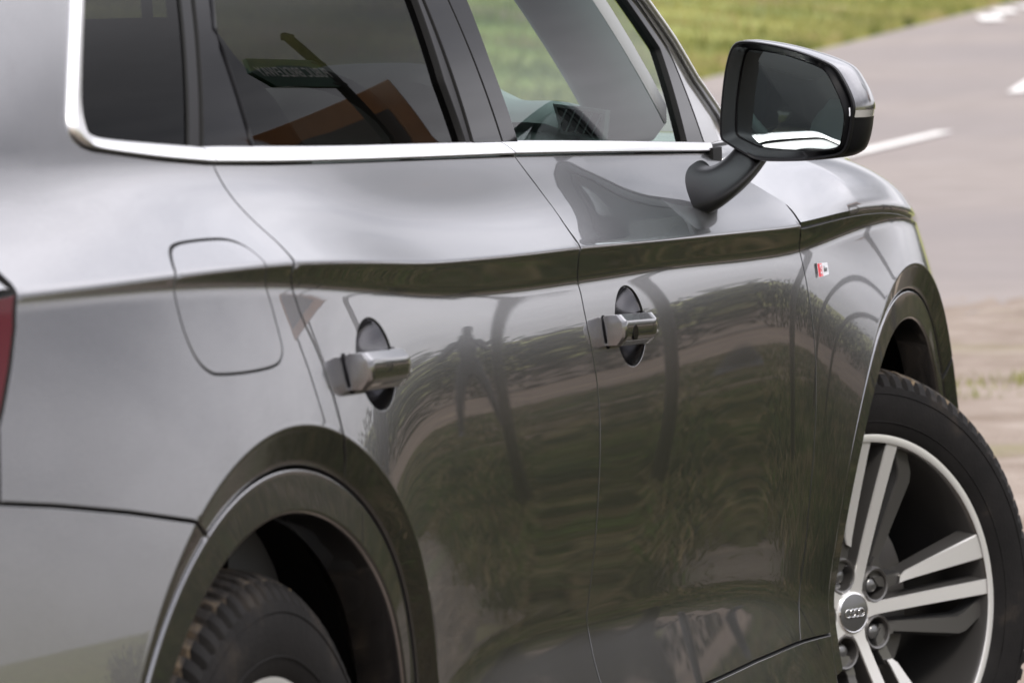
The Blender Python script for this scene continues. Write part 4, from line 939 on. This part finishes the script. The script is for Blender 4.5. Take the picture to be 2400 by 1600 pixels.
# ---- hedge along the far side of the field, seen only in the paint
mat('wood', (.09, .062, .042), .8)
gmat('leaf', [(.3, (.010, .013, .008)), (.5, (.024, .028, .014)), (.7, (.048, .046, .026))], 1.2, 5, .7)
def leafy(name, C_, rad, n, size, m, parent=None):
    u = RNG.normal(0, 1, (n, 3)); u /= np.linalg.norm(u, axis=1)[:, None]; r_ = RNG.random(n) ** .45
    k = RNG.integers(0, len(C_), n); p = np.array(C_)[k] + u * np.array(rad)[k] * r_[:, None]; p[:, 2] = np.maximum(p[:, 2], .03)
    a_ = RNG.normal(0, 1, (n, 3)); a_ /= np.linalg.norm(a_, axis=1)[:, None]; b_ = np.cross(a_, u); b_ /= np.linalg.norm(b_, axis=1)[:, None] + 1e-9
    s_ = size * RNG.uniform(.6, 1.4, n)[:, None]; v = np.stack([p - a_ * s_, p - b_ * s_ * .55, p + a_ * s_, p + b_ * s_ * .55], 1).reshape(-1, 3); v[:, 1] *= -1
    return obj(name, v, [(4 * i, 4 * i + 1, 4 * i + 2, 4 * i + 3) for i in range(n)], m, parent, False)
hc = [(44 + .12 * o_ + RNG.uniform(-.4, .4), o_, float(hill(44., o_)) + 1.0 + RNG.uniform(-.2, .35)) for o_ in np.arange(.5, 48, .9)]
hd_ = leafy('hedge', hc, [(1.0, .9, 1.15)] * len(hc), 42000, .085, 'leaf'); tag(hd_, 'dark clipped hedge along the far edge of the ploughed field, mirrored in the doors', 'hedge')
st_ = [tube('hedge_stem', [(44 + .12 * o_, -o_, -.05), (44 + .12 * o_ + .1, -o_, 1.0)], .05, 'wood', hd_, 6) for o_ in np.arange(1, 47, 3.)] if 'wood' in MAT else None

# ---- green finger post and a brown board beside it on the verge (mirrored in the side windows and doors)
mat('board_dark', (.030, .022, .016), .6)
mat('sign_green', (.012, .07, .035), .35, noise=(9, [(.3, (.010, .055, .028)), (.7, (.018, .085, .042))], 5)); mat('sign_white', (.75, .75, .72), .5); mat('post_dark', (.040, .040, .034), .7, spec=.2); mat('board_brown', (.20, .085, .025), .5, noise=(6, [(.3, (.16, .066, .02)), (.7, (.23, .10, .03))], 5))
fp = empty('finger_post', None, (7.23, -2.43, 0)); fp.rotation_euler = (0, 0, R(94.5)); tag(fp, 'green bridleway finger sign on a dark post, mirrored in the rear door window', 'signpost')
tube('post', [(0, 0, -.3), (0, 0, 1.6), (0, 0, 2.52)], .029, 'post_dark', fp, 14)
tube('post_cap', [(0, 0, 2.52), (0, 0, 2.55)], [.04, .015], 'post_dark', fp, 14)
sfr = lambda u, w_, d: (-.04 * d, .05 + u, 2.26 + w_) if False else (d, u, 2.27 + w_)
arm = prism('sign_arm', [(.05, -.09), (.78, -.09), (.88, 0), (.78, .09), (.05, .09)], sfr, -.012, .012, 'sign_green', fp, bev=.003)
for sgn in (-1, 1):
    text_mesh('sign_letters', 'PUBLIC BRIDLEWAY', .088, 'sign_white', arm, lambda x, y, z, s=sgn: (s * (.0125 + z * .5 + .0005), .42 + (x if s > 0 else -x), 2.27 + y), .001)
for z in (2.20, 2.34): tube('sign_clamp', [(.0, -.06, z), (.0, .10, z)], .016, 'post_dark', fp, 8)
nb_ = empty('sign_board', None, (10.4, -2.85, 0)); tag(nb_, 'brown framed dark board on two posts beyond the finger sign', 'sign')
for y in (-1.5, -1.1): tube('post', [(0, y, -.3), (0, y, 2.40)], .03, 'post_dark', nb_, 12)
prism('board', [(-1.55, 1.85), (-.10, 1.85), (-.03, 2.60), (-1.5, 2.50)], lambda u, w_, d: (d - .06, u, w_), -.012, .012, 'board_brown', nb_, bev=.004)

prism('board_panel', [(-1.5, 1.90), (-.22, 1.90), (-.19, 2.41), (-1.46, 2.33)], lambda u, w_, d: (d - .074, u, w_), -.004, .004, 'board_dark', nb_)
# ---- a person standing far up the field, seen as a dark figure in the rear door
mat('dark_coat', (.016, .017, .020), .8); mat('skin', (.42, .27, .20), .55); mat('hair', (.03, .022, .016), .7)
def skin_body(name, verts, edges, rad, m, parent, root):
    me = bpy.data.meshes.new(name); me.from_pydata(verts, edges, []); o = bpy.data.objects.new(name, me); COL.objects.link(o); o.parent = parent
    me.materials.append(MAT[m]); md = o.modifiers.new('skin', 'SKIN'); md.use_smooth_shade = True
    for i, r_ in enumerate(rad): me.skin_vertices[0].data[i].radius = (r_ if isinstance(r_, tuple) else (r_, r_)); me.skin_vertices[0].data[i].use_root = (i == root)
    sb = o.modifiers.new('sub', 'SUBSURF'); sb.levels = 2; sb.render_levels = 2; return o
pe = empty('person', None, (18.2, -4.55, float(hill(18.2, 4.55)))); pe.rotation_euler = (0, 0, R(165))
tag(pe, 'person in dark clothes standing legs apart in the field, mirrored in the rear door', 'person')
V, E_, RD = [], [], []
def jv(p_, r_, to=None):
    V.append(p_); RD.append(r_)
    if to is not None: E_.append((to, len(V) - 1))
    return len(V) - 1
pel = jv((0, 0, .95), (.15, .12)); wa = jv((.0, 0, 1.10), (.14, .11), pel); ch = jv((.01, 0, 1.30), (.17, .12), wa); nk = jv((.01, 0, 1.47), .06, ch); h1 = jv((.03, 0, 1.56), .075, nk); h2 = jv((.03, 0, 1.66), .095, h1); h3 = jv((.02, 0, 1.74), .07, h2)
for s in (-1, 1):
    hp = jv((0, s * .11, .90), .10, pel); kn = jv((.02, s * .25, .50), .07, hp); an = jv((-.01, s * .36, .10), .05, kn); ft = jv((.06, s * .37, .05), .045, an); jv((.17, s * .39, .035), .035, ft)
    sh = jv((.0, s * .20, 1.40), .07, ch); el = jv((.10, s * .30, 1.18), .05, sh); wr = jv((.24, s * .10, 1.42), .035, el); pm = jv((.28, s * .07, 1.49), (.035, .02), wr)
    for k in range(4):
        b0 = jv((.29 + .004 * k, s * (.055 + .014 * k), 1.535 - .006 * k), .010, pm); b1 = jv((.31 + .004 * k, s * (.035 + .014 * k), 1.555 - .006 * k), .008, b0)
    t0 = jv((.30, s * .045, 1.485), .011, pm); jv((.32, s * .03, 1.505), .009, t0)
skin_body('body', V, E_, RD, 'dark_coat', pe, pel)
